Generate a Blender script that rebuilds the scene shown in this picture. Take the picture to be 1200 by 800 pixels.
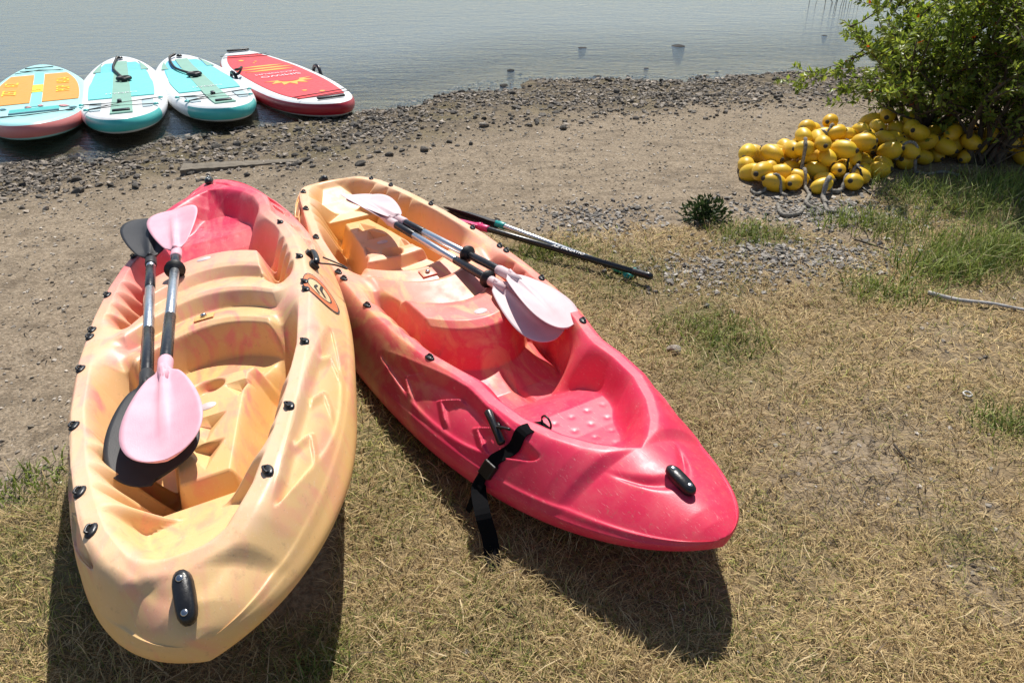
import bpy, math, random
import numpy as np
from mathutils import Vector, Matrix, Quaternion
random.seed(7); RS = np.random.RandomState(11)
for o in list(bpy.data.objects): bpy.data.objects.remove(o, do_unlink=True)
scene = bpy.context.scene
COL = scene.collection
# ------------------------------------------------------------------ camera, sky, sun, exposure
CAM_H, FPX, PITCH = 1.58, 880.0, math.radians(31.4)
cam = bpy.data.cameras.new('camera'); camo = bpy.data.objects.new('camera', cam); COL.objects.link(camo)
camo.location = (0, 0, CAM_H); camo.rotation_euler = (math.pi/2 - PITCH, 0, 0)
cam.sensor_width = 36; cam.lens = FPX/1200*36; cam.clip_end = 2000; cam.clip_start = .05
scene.camera = camo
SUN_EL, SUN_AZ = math.radians(56), math.radians(8)        # azimuth to the right of straight ahead (+Y)
world = bpy.data.worlds.new('World'); scene.world = world; world.use_nodes = True
wn = world.node_tree.nodes; wl = world.node_tree.links
bg = wn['Background']; sky = wn.new('ShaderNodeTexSky'); sky.sky_type = 'NISHITA'; sky.sun_disc = False
sky.sun_elevation = SUN_EL; sky.sun_rotation = SUN_AZ; sky.air_density = 1.0; sky.dust_density = .6; sky.ozone_density = 1.0
wl.new(sky.outputs[0], bg.inputs[0]); bg.inputs[1].default_value = .088
sun = bpy.data.lights.new('sun', 'SUN'); sun.energy = 5.0; sun.angle = math.radians(.53); sun.color = (1, .955, .88)
suno = bpy.data.objects.new('sun', sun); COL.objects.link(suno)
sd = Vector((math.sin(SUN_AZ)*math.cos(SUN_EL), math.cos(SUN_AZ)*math.cos(SUN_EL), math.sin(SUN_EL)))
suno.rotation_euler = sd.to_track_quat('Z', 'Y').to_euler(); suno.location = (0, 0, 20)
scene.view_settings.view_transform = 'Standard'; scene.view_settings.look = 'None'
scene.view_settings.exposure = .27; scene.view_settings.gamma = 1
scene.render.engine = 'CYCLES'

# ------------------------------------------------------------------ helpers
def ray(px, py):
    c, s = math.cos(PITCH), math.sin(PITCH); u = (px-600)/FPX; v = (py-400)/FPX
    return np.array([u, c-v*s, -s-v*c])
def at(px, py, z=0.0):                                     # photo pixel -> point on the level z
    d = ray(px, py); t = (z-CAM_H)/d[2]; return np.array([d[0]*t, d[1]*t, z])
def rotm(yaw, pitch, roll):
    c, s = math.cos(roll), math.sin(roll); A = np.array([[1,0,0],[0,c,-s],[0,s,c]])
    c, s = math.cos(pitch), math.sin(pitch); B = np.array([[c,0,s],[0,1,0],[-s,0,c]])
    c, s = math.cos(yaw), math.sin(yaw); C = np.array([[c,-s,0],[s,c,0],[0,0,1]])
    return C@B@A
def sm(a, b, t):
    t = np.clip((t-a)/(b-a), 0, 1); return t*t*(3-2*t)
def hash2(ix, iy, seed):
    h = (ix.astype(np.int64)*374761393 + iy.astype(np.int64)*668265263 + seed*144269) & 0x7fffffff
    h = ((h ^ (h >> 13))*1274126177) & 0x7fffffff
    return ((h ^ (h >> 16)) & 0xffff)/65535.0
def vnoise(x, y, sc=1., seed=0, octv=3):
    x = np.asarray(x, float)*sc; y = np.asarray(y, float)*sc; r = 0; a = 1; tot = 0
    for k in range(octv):
        ix = np.floor(x); iy = np.floor(y); fx = x-ix; fy = y-iy
        fx = fx*fx*(3-2*fx); fy = fy*fy*(3-2*fy)
        n = (hash2(ix,iy,seed+k)*(1-fx)+hash2(ix+1,iy,seed+k)*fx)*(1-fy)+(hash2(ix,iy+1,seed+k)*(1-fx)+hash2(ix+1,iy+1,seed+k)*fx)*fy
        r = r+a*n; tot += a; a *= .5; x = x*2.03+17.1; y = y*2.03+5.7
    return r/tot
def tag(o, label=None, cat=None, group=None, kind=None):
    if label: o['label'] = label
    if cat: o['category'] = cat
    if group: o['group'] = group
    if kind: o['kind'] = kind
    return o
def empty(name, loc=(0,0,0), rot=None, label=None, cat=None, group=None):
    o = bpy.data.objects.new(name, None); COL.objects.link(o); o.empty_display_size = .1
    if rot is not None:
        M = Matrix([list(r) for r in rot]).to_4x4(); M.translation = Vector(loc); o.matrix_world = M
    else: o.location = loc
    return tag(o, label, cat, group)
def mesh_np(name, V, F, smooth=True, cols=None):
    """V (n,3), F (m,k) one polygon size"""
    V = np.asarray(V, np.float32); F = np.asarray(F, np.int32)
    me = bpy.data.meshes.new(name); me.vertices.add(len(V)); me.vertices.foreach_set('co', V.ravel())
    k = F.shape[1]; me.loops.add(F.size); me.loops.foreach_set('vertex_index', F.ravel())
    me.polygons.add(len(F)); me.polygons.foreach_set('loop_start', np.arange(0, F.size, k, dtype=np.int32))
    me.polygons.foreach_set('use_smooth', np.full(len(F), smooth))
    if cols is not None:
        a = me.color_attributes.new('tint', 'FLOAT_COLOR', 'POINT')
        c = np.ones((len(V), 4), np.float32); c[:, :3] = cols; a.data.foreach_set('color', c.ravel())
    me.update(calc_edges=True); me.validate(); return me
def link(name, me, mat, parent=None):
    o = bpy.data.objects.new(name, me); COL.objects.link(o)
    if mat is not None and len(me.materials) == 0: me.materials.append(mat)
    if parent is not None: o.parent = parent
    return o
class MB:
    def __init__(s): s.v = []; s.f = []
    def add(s, v, f):
        b = len(s.v); s.v += [tuple(map(float, p)) for p in v]; s.f += [tuple(b+i for i in q) for q in f]
    def box(s, c, size, R=None):
        P = [np.array([x*size[0]/2, y*size[1]/2, z*size[2]/2]) for x in (-1,1) for y in (-1,1) for z in (-1,1)]
        if R is not None: P = [R@p for p in P]
        s.add([p+np.array(c) for p in P], [(0,1,3,2),(4,6,7,5),(0,4,5,1),(2,3,7,6),(0,2,6,4),(1,5,7,3)])
    def tube(s, pts, rad, n=10, caps=True, flat=1.0, upv=(0,0,1)):
        pts = [np.array(p, float) for p in pts]; rad = rad if hasattr(rad, '__len__') else [rad]*len(pts)
        rings = []
        for i, p in enumerate(pts):
            t = pts[min(i+1, len(pts)-1)]-pts[max(i-1, 0)]; t = t/(np.linalg.norm(t)+1e-12)
            u = np.array(upv, float); u = u-t*np.dot(u, t)
            if np.linalg.norm(u) < .05: u = np.array([1.,0,0])-t*t[0]
            u /= np.linalg.norm(u); w = np.cross(t, u)
            rings.append([p+rad[i]*(math.cos(a)*w+flat*math.sin(a)*u) for a in np.linspace(0, 2*math.pi, n, endpoint=False)])
        V = [q for r in rings for q in r]; F = []
        for i in range(len(pts)-1):
            for j in range(n): F.append((i*n+j, i*n+(j+1)%n, (i+1)*n+(j+1)%n, (i+1)*n+j))
        if caps: F += [tuple(range(n))[::-1], tuple((len(pts)-1)*n+j for j in range(n))]
        s.add(V, F)
    def strip(s, pts, half, thick, upv=None):
        """flat webbing: pts centre line, half = half-width vectors list, normals computed"""
        V = []; F = []
        for i, p in enumerate(pts):
            p = np.array(p, float); h = np.array(half[i], float)
            t = np.array(pts[min(i+1, len(pts)-1)], float)-np.array(pts[max(i-1, 0)], float)
            n = np.cross(t, h); n = n/(np.linalg.norm(n)+1e-9)*thick/2
            V += [p-h+n, p+h+n, p+h-n, p-h-n]
        for i in range(len(pts)-1):
            for j in range(4): F.append((i*4+j, i*4+(j+1)%4, i*4+4+(j+1)%4, i*4+4+j))
        m = len(pts)-1; F += [(3,2,1,0), (m*4, m*4+1, m*4+2, m*4+3)]
        s.add(V, F)
    def build(s, name, mat, parent=None, smooth=True, bevel=0, subsurf=0):
        me = bpy.data.meshes.new(name); me.from_pydata(s.v, [], s.f); me.update()
        if smooth: me.polygons.foreach_set('use_smooth', [True]*len(me.polygons))
        o = link(name, me, mat, parent)
        if bevel:
            m = o.modifiers.new('b', 'BEVEL'); m.width = bevel; m.segments = 2; m.limit_method = 'ANGLE'
        if subsurf:
            m = o.modifiers.new('s', 'SUBSURF'); m.levels = subsurf; m.render_levels = subsurf
        return o
def spline(pts, n=40):
    P = [np.array(p, float) for p in pts]; P = [2*P[0]-P[1]]+P+[2*P[-1]-P[-2]]; out = []
    m = len(P)-3
    for i in range(m):
        k = max(2, n//m)
        for t in np.linspace(0, 1, k, endpoint=(i == m-1)):
            a, b, c, d = P[i:i+4]
            out.append(.5*((2*b)+(c-a)*t+(2*a-5*b+4*c-d)*t*t+(3*b-a-3*c+d)*t**3))
    return out

# ------------------------------------------------------------------ materials
class NT:
    def __init__(s, name):
        s.m = bpy.data.materials.new(name); s.m.use_nodes = True; s.t = s.m.node_tree
        s.b = s.t.nodes['Principled BSDF']; s.out = s.t.nodes['Material Output']
    def n(s, typ, **kw):
        nd = s.t.nodes.new('ShaderNode'+typ)
        for k, v in kw.items(): setattr(nd, k, v)
        return nd
    def l(s, a, b): s.t.links.new(a, b)
    def co(s, out='Object', scale=(1,1,1)):
        t = s.n('TexCoord'); m = s.n('Mapping'); m.inputs['Scale'].default_value = scale; s.l(t.outputs[out], m.inputs[0]); return m.outputs[0]
    def noise(s, vec, scale, detail=3, rough=.55, dist=0):
        nd = s.n('TexNoise'); nd.inputs['Scale'].default_value = scale; nd.inputs['Detail'].default_value = detail
        nd.inputs['Roughness'].default_value = rough; nd.inputs['Distortion'].default_value = dist
        if vec is not None: s.l(vec, nd.inputs['Vector'])
        return nd.outputs['Fac']
    def ramp(s, fac, stops, interp='LINEAR'):
        r = s.n('ValToRGB'); r.color_ramp.interpolation = interp; e = r.color_ramp.elements
        while len(e) < len(stops): e.new(.5)
        for i, (p, c) in enumerate(stops):
            e[i].position = p; e[i].color = (*c, 1) if len(c) == 3 else c
        s.l(fac, r.inputs[0]); return r.outputs[0]
    def math(s, op, a, b=0.0, clamp=False):
        m = s.n('Math', operation=op, use_clamp=clamp)
        for i, v in enumerate((a, b)):
            if isinstance(v, (int, float)): m.inputs[i].default_value = v
            else: s.l(v, m.inputs[i])
        return m.outputs[0]
    def mix(s, fac, a, b, blend='MIX'):
        m = s.n('MixRGB', blend_type=blend)
        for i, v in enumerate((fac, a, b)):
            if isinstance(v, (int, float)): m.inputs[i].default_value = v
            elif isinstance(v, tuple): m.inputs[i].default_value = (*v, 1) if len(v) == 3 else v
            else: s.l(v, m.inputs[i])
        return m.outputs[0]
    def set(s, base=None, rough=None, metal=None, spec=None):
        for k, v in (('Base Color', base), ('Roughness', rough), ('Metallic', metal), ('Specular IOR Level', spec)):
            if v is None: continue
            if isinstance(v, (int, float)): s.b.inputs[k].default_value = v
            elif isinstance(v, tuple): s.b.inputs[k].default_value = (*v, 1)
            else: s.l(v, s.b.inputs[k])
        return s
    def bump(s, h, strength=.3, dist=.01):
        b = s.n('Bump'); b.inputs['Strength'].default_value = strength; b.inputs['Distance'].default_value = dist
        s.l(h, b.inputs['Height']); s.l(b.outputs[0], s.b.inputs['Normal']); return s
def simple(name, col, rough=.5, metal=0, var=.12, vs=30, spec=.5, bump=0, bs=200):
    t = NT(name); c = t.co()
    n = t.noise(c, vs, 4)
    lo = tuple(v*(1-var) for v in col); hi = tuple(min(1, v*(1+var)) for v in col)
    t.set(t.ramp(n, [(.3, lo), (.7, hi)]), None, metal, spec)
    t.l(t.ramp(t.noise(c, vs*2.3, 3), [(.3, (rough*.8,)*3), (.7, (min(1, rough*1.2),)*3)]), t.b.inputs['Roughness'])
    if bump: t.bump(t.noise(c, bs, 3), bump, .004)
    return t.m
M = {}
M['black'] = simple('black_plastic', (.012, .012, .013), .35, bump=.15)
M['grip'] = simple('black_shaft', (.018, .018, .02), .28)
M['alu'] = simple('brushed_aluminium', (.62, .64, .66), .33, 1, .05, 60)
M['steel'] = simple('steel_screw', (.5, .5, .5), .25, 1)
M['blade_pink'] = None
def blade_mat(name, c1, c2):
    t = NT(name); c = t.co(); n = t.noise(c, 9, 5, .6); sc = t.noise(t.co(scale=(3, 40, 3)), 14, 3, .6)
    col = t.mix(t.math('MULTIPLY', sc, .55), t.ramp(n, [(.35, c1), (.68, c2)]), tuple(min(1, v*1.08) for v in c2))
    t.set(col, .52, 0, .3); t.bump(t.noise(c, 260, 3), .18, .002); return t.m
M['blade_pink'] = blade_mat('faded_pink_blade', (.74, .33, .41), (.82, .47, .53))
M['blade_pale'] = blade_mat('chalky_pale_pink_blade', (.60, .43, .45), (.68, .54, .55))
M['blade_black'] = blade_mat('weathered_black_blade', (.022, .022, .024), (.04, .04, .043))
M['rubber'] = simple('black_rubber', (.01, .01, .01), .5)
M['web'] = None
t = NT('black_webbing'); c = t.co(); w = t.n('TexWave'); w.inputs['Scale'].default_value = 260; t.l(c, w.inputs[0])
t.set((.008, .008, .009), .9, 0, .05).bump(w.outputs['Fac'], .5, .002); M['web'] = t.m
M['white_mark'] = simple('white_print', (.75, .75, .73), .6)
M['oval'] = simple('pale_drain_plug', (.62, .52, .52), .5)
M['teal'] = simple('teal_plastic', (.015, .33, .30), .4)
M['hotpink'] = simple('hot_pink_blade', (.70, .035, .17), .4)

# kayak plastic: blended rotomoulded colours along the length (object x, stern at +x)
def kayak_mat(name, stops, amt, seed, streak, ydrift=0., hi_col=(.83, .55, .39), deep=(.80, .45, .09), fr=.0):
    t = NT(name); tc = t.n('TexCoord'); mp = t.n('Mapping'); mp.inputs['Location'].default_value = (seed, seed*.37, 0); t.l(tc.outputs['Object'], mp.inputs[0]); v = mp.outputs[0]
    sx = t.n('SeparateXYZ'); t.l(tc.outputs['Object'], sx.inputs[0])
    base = t.math('ADD', t.math('ADD', t.math('MULTIPLY', sx.outputs[0], 1/3.1), .5), t.math('MULTIPLY', sx.outputs[1], ydrift))
    n1 = t.noise(v, 1.7, 3, .5, .8); n2 = t.noise(v, 5.5, 4, .6, 1.6)
    off = t.math('ADD', t.math('MULTIPLY', t.math('SUBTRACT', n1, .5), amt), t.math('MULTIPLY', t.math('SUBTRACT', n2, .5), amt*.42))
    col = t.ramp(t.math('ADD', base, off), stops)
    # swirls where the two resins met
    mz = t.n('Mapping'); mz.inputs['Scale'].default_value = (1.2, 3.0, 2.0); t.l(v, mz.inputs[0])
    n3 = t.noise(mz.outputs[0], 2.6, 4, .55, 2.4)
    sw = t.math('MULTIPLY', t.ramp(n3, [(.47, (0,0,0)), (.64, (1,1,1))]), streak[0])
    env = t.ramp(base, streak[2])
    col = t.mix(t.math('MULTIPLY', sw, env), col, streak[1])
    # towards the bow: paler peach on the upper parts, deeper yellow on the lower
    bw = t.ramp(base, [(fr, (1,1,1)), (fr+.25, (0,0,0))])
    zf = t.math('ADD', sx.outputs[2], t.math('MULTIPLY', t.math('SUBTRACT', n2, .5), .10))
    col = t.mix(t.math('MULTIPLY', t.ramp(zf, [(.31, (0,0,0)), (.37, (1,1,1))]), t.math('MULTIPLY', bw, .75)), col, hi_col)
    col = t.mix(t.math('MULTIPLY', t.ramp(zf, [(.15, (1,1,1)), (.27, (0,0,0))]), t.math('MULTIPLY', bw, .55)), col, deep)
    # chalky sun fading and fine scuffs
    n4 = t.noise(v, 11, 5, .65); col = t.mix(t.math('MULTIPLY', t.ramp(n4, [(.45, (0,0,0)), (.75, (1,1,1))]), .10), col, (.85, .55, .42))
    n5 = t.noise(t.co(scale=(3, 22, 22)), 9, 5, .7); col = t.mix(t.math('MULTIPLY', t.ramp(n5, [(.6, (0,0,0)), (.70, (1,1,1))]), .30), col, (.9, .72, .62))
    n6 = t.noise(v, 38, 4, .7); col = t.mix(t.math('MULTIPLY', t.ramp(n6, [(.60, (0,0,0)), (.74, (1,1,1))]), .35), col, (.34, .20, .12))
    n7 = t.noise(v, 120, 3, .7); col = t.mix(t.math('MULTIPLY', t.ramp(n7, [(.66, (0,0,0)), (.74, (1,1,1))]), .35), col, (.25, .18, .12))
    t.set(col, None, 0, .42)
    t.l(t.ramp(t.noise(v, 16, 4), [(.3, (.33,)*3), (.75, (.55,)*3)]), t.b.inputs['Roughness'])
    t.b.inputs['Subsurface Weight'].default_value = .08; t.b.inputs['Subsurface Radius'].default_value = (.02, .008, .005)
    t.bump(t.noise(v, 210, 3), .07, .003)
    return t.m
YEL = (.77, .50, .23); ORA = (.76, .38, .18); PEA = (.78, .40, .25); PNK = (.75, .18, .18); RED = (.73, .035, .100); RD2 = (.69, .028, .075)
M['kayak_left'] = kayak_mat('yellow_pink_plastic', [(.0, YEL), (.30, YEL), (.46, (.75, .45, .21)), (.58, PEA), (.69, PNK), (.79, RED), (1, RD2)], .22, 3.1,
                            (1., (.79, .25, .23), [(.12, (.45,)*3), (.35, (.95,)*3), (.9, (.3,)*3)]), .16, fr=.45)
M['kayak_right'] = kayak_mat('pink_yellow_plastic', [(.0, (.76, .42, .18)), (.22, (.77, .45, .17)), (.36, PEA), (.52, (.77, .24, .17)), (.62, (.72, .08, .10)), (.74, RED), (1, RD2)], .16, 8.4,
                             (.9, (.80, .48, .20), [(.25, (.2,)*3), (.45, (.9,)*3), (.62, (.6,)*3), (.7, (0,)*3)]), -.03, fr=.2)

# ------------------------------------------------------------------ terrain and water
ZW = -.14                                                    # lake level
shore_px = [(0,196),(60,188),(130,180),(210,168),(300,152),(420,136),(480,120),(560,103),(620,95),(700,95),(780,92),(850,93),(930,86),(1000,84)]
SH = np.array([at(x, y, ZW)[:2] for x, y in shore_px]); SH = SH[np.argsort(SH[:, 0])]
def shoreY(X):
    X = np.asarray(X, float); y = np.interp(X, SH[:, 0], SH[:, 1])
    sl = (SH[-1,1]-SH[0,1])/(SH[-1,0]-SH[0,0])
    y = np.where(X < SH[0,0], SH[0,1]+np.maximum(X-SH[0,0], -6)*sl, y); y = np.where(X > SH[-1,0], SH[-1,1]+np.minimum(X-SH[-1,0], 8)*sl*.8, y)
    return y
SLOPE = .94
KPOSE_L = dict(loc=np.array([-.938, 2.150, .120]), R=rotm(1.892, .070, -.163))
KPOSE_R = dict(loc=np.array([-.247, 2.516, -.040]), R=rotm(-1.018, .026, .011))
def T(X, Y):
    X = np.asarray(X, float); Y = np.asarray(Y, float)
    d = (shoreY(X)-Y)*SLOPE
    z = np.interp(d, [-60,-14,-6,-2,-.8,0,.6,1.5,2.6,6,60], [-5,-1.6,-.9,-.42,-.26,ZW,-.085,-.03,0,0,.4])
    z = z+(vnoise(X, Y, .55, 3, 3)-.5)*.05*sm(.0, 2., d)+(vnoise(X, Y, 2.0, 9, 4)-.5)*.085*sm(-2, .0, d)*sm(2.2, .8, d)+(vnoise(X, Y, 2.3, 9, 3)-.5)*.03*sm(.5, 1.5, d)
    z = z+(vnoise(X, Y, 7, 21, 3)-.5)*.022
    # broad rise on which the pale kayak lies
    z = z+.165*np.exp(-((X+1.0)/.52)**2-((Y-2.2)/1.2)**2)
    return z
def grid_axis(segs):
    out = []
    for a, b, st in segs: out += list(np.arange(a, b-1e-6, st))
    return np.array(out+[segs[-1][1]])
gx = grid_axis([(-60,-12,4),(-12,-5,.25),(-5,5,.03),(5,12,.25),(12,60,4)]); gy = grid_axis([(-30,-3,3),(-3,.6,.2),(.6,8,.03),(8,12,.08),(12,30,1),(30,90,6)])
GX, GY = np.meshgrid(gx, gy); GZ = T(GX, GY)
# what grows where (ground coordinates)
gb = np.array([at(x, y)[:2] for x, y in [(-250,660),(-60,620),(0,603),(60,575),(120,560)]]+[at(x, y)[:2] for x, y in [(430,300),(540,282),(640,282),(720,268),(800,262),(870,258),(960,266),(1040,222),(1200,190),(1500,170)]])
gb = gb[np.argsort(gb[:, 0])]
def blobs(lst, X, Y):
    r = np.zeros_like(X)
    for px, py, rad, a in lst:
        c = at(px, py); r = np.maximum(r, a*np.exp(-((X-c[0])**2+((Y-c[1])*.8)**2)/rad**2))
    return r
BARE = [(915,302,.2,.95),(980,300,.15,.9),(830,320,.16,.8),(1010,275,.18,.8),(1010,545,.28,.8),(960,590,.2,.6),(1170,600,.15,.7),(1150,690,.12,.7),(720,262,.2,.8),(1120,400,.2,.5),(30,540,.2,.7),(1080,500,.2,.5),(1190,345,.15,.6)]
GREEN = [(830,395,.26,1.),(640,292,.3,.8),(880,277,.22,1.),(1040,268,.22,1.),(1050,345,.22,1.),(1150,300,.3,1.),(1185,500,.13,.9),(440,545,.25,.7),(20,655,.2,.6),(60,590,.15,.9),(380,790,.12,.9),(560,740,.25,.45),(1130,640,.1,.8),(1160,240,.4,1.),(840,340,.2,.5),(1080,230,.3,1.),(740,330,.3,.6),(470,590,.2,.6),(1000,440,.3,.25),(100,700,.25,.5),(470,760,.22,.5),(910,640,.2,.35),(880,740,.2,.4),(700,310,.25,.6)]
def grassmask(X, Y):
    X = np.asarray(X, float); Y = np.asarray(Y, float)
    b = np.interp(X, gb[:, 0], gb[:, 1])+(vnoise(X, Y, 3.1, 31, 3)-.5)*.5
    g = sm(-.14, .16, b-Y)
    return np.clip(g-blobs(BARE, X, Y)*sm(.25, .6, vnoise(X, Y, 6, 41, 3)+.12), 0, 1)
def greenmask(X, Y):
    X = np.asarray(X, float); Y = np.asarray(Y, float)
    return np.clip(blobs(GREEN, X, Y)*sm(.28, .6, vnoise(X, Y, 5, 51, 3)+.1)+.10*sm(.5, .7, vnoise(X, Y, 2.2, 61, 2)), 0, 1)
def shored(X, Y): return (shoreY(X)-Y)*SLOPE
def bandw(X): return np.interp(X, [-4,-3.3,-1.2,0,2,3.5,6], [1.1,1.3,2.0,2.4,1.8,1.5,1.5])
n0, n1 = GX.shape; idx = np.arange(n0*n1).reshape(n0, n1)
F = np.stack([idx[:-1,:-1], idx[:-1,1:], idx[1:,1:], idx[1:,:-1]], -1).reshape(-1, 4)
Gm = grassmask(GX, GY); Gr = greenmask(GX, GY)*Gm; Wt = 1-sm(.45, 1.0, (shored(GX, GY)+(vnoise(GX, GY, 1.7, 71, 3)-.5)*1.0)/bandw(GX))
gme = mesh_np('ground', np.stack([GX, GY, GZ], -1).reshape(-1, 3), F, True, np.stack([Gm, Gr, Wt], -1).reshape(-1, 3))
t = NT('beach_ground'); c = t.co(); at_ = t.n('Attribute', attribute_name='tint'); sp = t.n('SeparateColor'); t.l(at_.outputs['Color'], sp.inputs[0])
nA = t.noise(c, 2.2, 4, .6); nB = t.noise(c, 55, 4, .7); nC = t.noise(c, 190, 3, .7); nD = t.noise(c, 14, 5, .65)
vor = t.n('TexVoronoi', feature='F1'); vor.inputs['Scale'].default_value = 85; t.l(c, vor.inputs['Vector'])
vor2 = t.n('TexVoronoi', feature='F1'); vor2.inputs['Scale'].default_value = 34; t.l(c, vor2.inputs['Vector'])
sand = t.mix(t.ramp(nB, [(.35, (0,0,0)), (.65, (1,1,1))]), (.19, .145, .095), (.36, .285, .20))
sand = t.mix(t.math('MULTIPLY', t.ramp(nA, [(.4, (0,0,0)), (.65, (1,1,1))]), .45), sand, (.22, .17, .115))
sand = t.mix(.45, sand, t.mix(1, sand, t.ramp(vor.outputs['Color'], [(.0, (.1,)*3), (1, (.9,)*3)]), 'SOFT_LIGHT'))
sand = t.mix(t.math('MULTIPLY', t.ramp(nC, [(.62, (0,0,0)), (.72, (1,1,1))]), .7), sand, (.50, .44, .36))
nE = t.noise(t.co(scale=(1, 2.2, 1)), 3.6, 6, .7); sand = t.mix(t.math('MULTIPLY', t.ramp(nE, [(.5, (0,0,0)), (.62, (1,1,1))]), .55), sand, (.13, .10, .068))
sand = t.mix(t.math('MULTIPLY', t.ramp(nD, [(.55, (0,0,0)), (.68, (1,1,1))]), .55), sand, (.12, .09, .06))
soil = t.mix(t.ramp(nB, [(.35, (0,0,0)), (.65, (1,1,1))]), (.13, .09, .05), (.33, .24, .13))
soil = t.mix(t.math('MULTIPLY', sp.outputs[1], .6), soil, (.09, .10, .035))
wet = t.mix(t.ramp(nD, [(.4, (0,0,0)), (.6, (1,1,1))]), (.065, .052, .036), (.19, .148, .095))
wet = t.mix(t.math('MULTIPLY', t.ramp(nA, [(.5, (0,0,0)), (.62, (1,1,1))]), .5), wet, (.13, .105, .04))
wet = t.mix(.5, wet, t.mix(1, wet, t.ramp(vor2.outputs['Color'], [(.0, (.1,)*3), (1, (.9,)*3)]), 'SOFT_LIGHT'))
col = t.mix(sp.outputs[2], t.mix(sp.outputs[0], sand, soil), wet)
t.set(col, .92, 0, .25)
hh = t.math('ADD', t.math('MULTIPLY', nB, .6), t.math('ADD', t.math('MULTIPLY', nC, .35), t.math('MULTIPLY', vor.outputs['Distance'], -.5)))
t.bump(hh, .8, .012); M['ground'] = t.m
tag(link('ground', gme, M['ground']), kind='structure')

# lake: ripples as bump, clear in the shallows, silty further out
t = NT('lake_water'); c = t.co(); t.t.nodes.remove(t.b)
dist = t.n('Attribute', attribute_name='tint')
gl = t.n('BsdfGlossy'); gl.inputs['Roughness'].default_value = .02; gl.inputs['Color'].default_value = (.90, .97, 1, 1)
tr = t.n('BsdfTransparent'); tr.inputs[0].default_value = (.80, .84, .82, 1)
df = t.n('BsdfDiffuse'); df.inputs[0].default_value = (.16, .19, .205, 1)
fr = t.n('Fresnel'); fr.inputs['IOR'].default_value = 1.333
mpw = t.n('Mapping'); mpw.inputs['Rotation'].default_value = (0, 0, .12); mpw.inputs['Scale'].default_value = (1, 2.6, 1); tcw = t.n('TexCoord'); t.l(tcw.outputs['Object'], mpw.inputs[0])
w1 = t.noise(mpw.outputs[0], 4.0, 3, .55, .5); w2 = t.noise(mpw.outputs[0], 14, 3, .6, .3); w3 = t.noise(mpw.outputs[0], 1.1, 2)
bp = t.n('Bump'); bp.inputs['Strength'].default_value = .7; bp.inputs['Distance'].default_value = .014
t.l(t.math('ADD', t.math('ADD', w1, t.math('MULTIPLY', w2, .6)), t.math('MULTIPLY', w3, .8)), bp.inputs['Height'])
for nd in (gl, fr): t.l(bp.outputs[0], nd.inputs['Normal'])
m1 = t.n('MixShader'); sp = t.n('SeparateColor'); t.l(dist.outputs['Color'], sp.inputs[0]); t.l(sp.outputs[0], m1.inputs[0]); t.l(tr.outputs[0], m1.inputs[1]); t.l(df.outputs[0], m1.inputs[2])
m2 = t.n('MixShader'); t.l(fr.outputs[0], m2.inputs[0]); t.l(m1.outputs[0], m2.inputs[1]); t.l(gl.outputs[0], m2.inputs[2]); t.l(m2.outputs[0], t.out.inputs['Surface'])
M['water'] = t.m
wx = grid_axis([(-300,-20,40),(-20,20,.5),(20,300,40)]); wy = grid_axis([(4,16,.3),(16,60,4),(60,600,60)])
WX, WY = np.meshgrid(wx, wy); n0, n1 = WX.shape; idx = np.arange(n0*n1).reshape(n0, n1)
F = np.stack([idx[:-1,:-1], idx[:-1,1:], idx[1:,1:], idx[1:,:-1]], -1).reshape(-1, 4)
turb = .80*sm(.2, 4.0, -shored(WX, WY)); ct = np.stack([turb]*3, -1).reshape(-1, 3)
tag(link('lake_water', mesh_np('lake_water', np.stack([WX, WY, np.full_like(WX, ZW)], -1).reshape(-1, 3), F, True, ct), M['water']), kind='structure')

# ------------------------------------------------------------------ kayaks
KL_, KW_, KB_ = 2.872, .832, 1.385                           # length, beam, bow half-length
def ktt(x): return np.clip(np.abs(x)/np.where(np.asarray(x) > 0, KL_/2, KB_), 0, 1)
def kw(x):                                                   # half-width at the seam
    x = np.asarray(x, float); tt = ktt(x); p = np.where(x > 0, 2.08, 1.92); e = np.where(x > 0, .53, .50)
    return KW_/2*np.power(np.maximum(1-np.power(tt, p), 1e-6), e)
def kzs(x): return .18+np.where(np.asarray(x) > 0, .145, .055)*np.power(ktt(x), 3.2)
def kzr(x): return np.interp(x, [-1.385,-1.375,-1.345,-1.29,-1.2,-1.08,-.9,-.6,0,.6,.9,1.08,1.22,1.36,1.40,1.436], [.248,.262,.292,.322,.347,.358,.360,.356,.355,.358,.368,.374,.370,.354,.344,.328])
def kkeel(x): return .04+np.where(np.asarray(x) > 0, .255, .15)*np.power(np.clip((ktt(x)-.28)/.72, 0, 1), 2.2)
def kc(x): return np.interp(x, [-1.29,-1.27,-1.22,-1.13,-1.02,-.85,-.6,-.3,0,.25,.42,.55,.63,.73,.85,.96,1.04,1.09,1.12], [0,.05,.1,.145,.18,.222,.268,.297,.302,.287,.262,.228,.212,.212,.196,.152,.10,.05,0])
FC = np.array([(-1.29,.36),(-1.22,.31),(-1.13,.272),(-1.03,.246),(-.98,.236),(-.965,.14),(-.94,.14),(-.905,.25),(-.7,.262),(-.5,.265),(-.46,.26),(-.43,.215),(-.31,.205),(-.26,.21),(-.222,.312),(-.20,.320),(-.14,.312),(-.085,.300),(-.05,.344),(-.03,.350),(.05,.335),(.12,.322),(.155,.352),(.19,.357),(.3,.355),(.335,.338),(.39,.2),(.5,.168),(.6,.18),(.67,.225),(.77,.26),(.9,.266),(.99,.278),(1.05,.32),(1.12,.374)])
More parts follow.
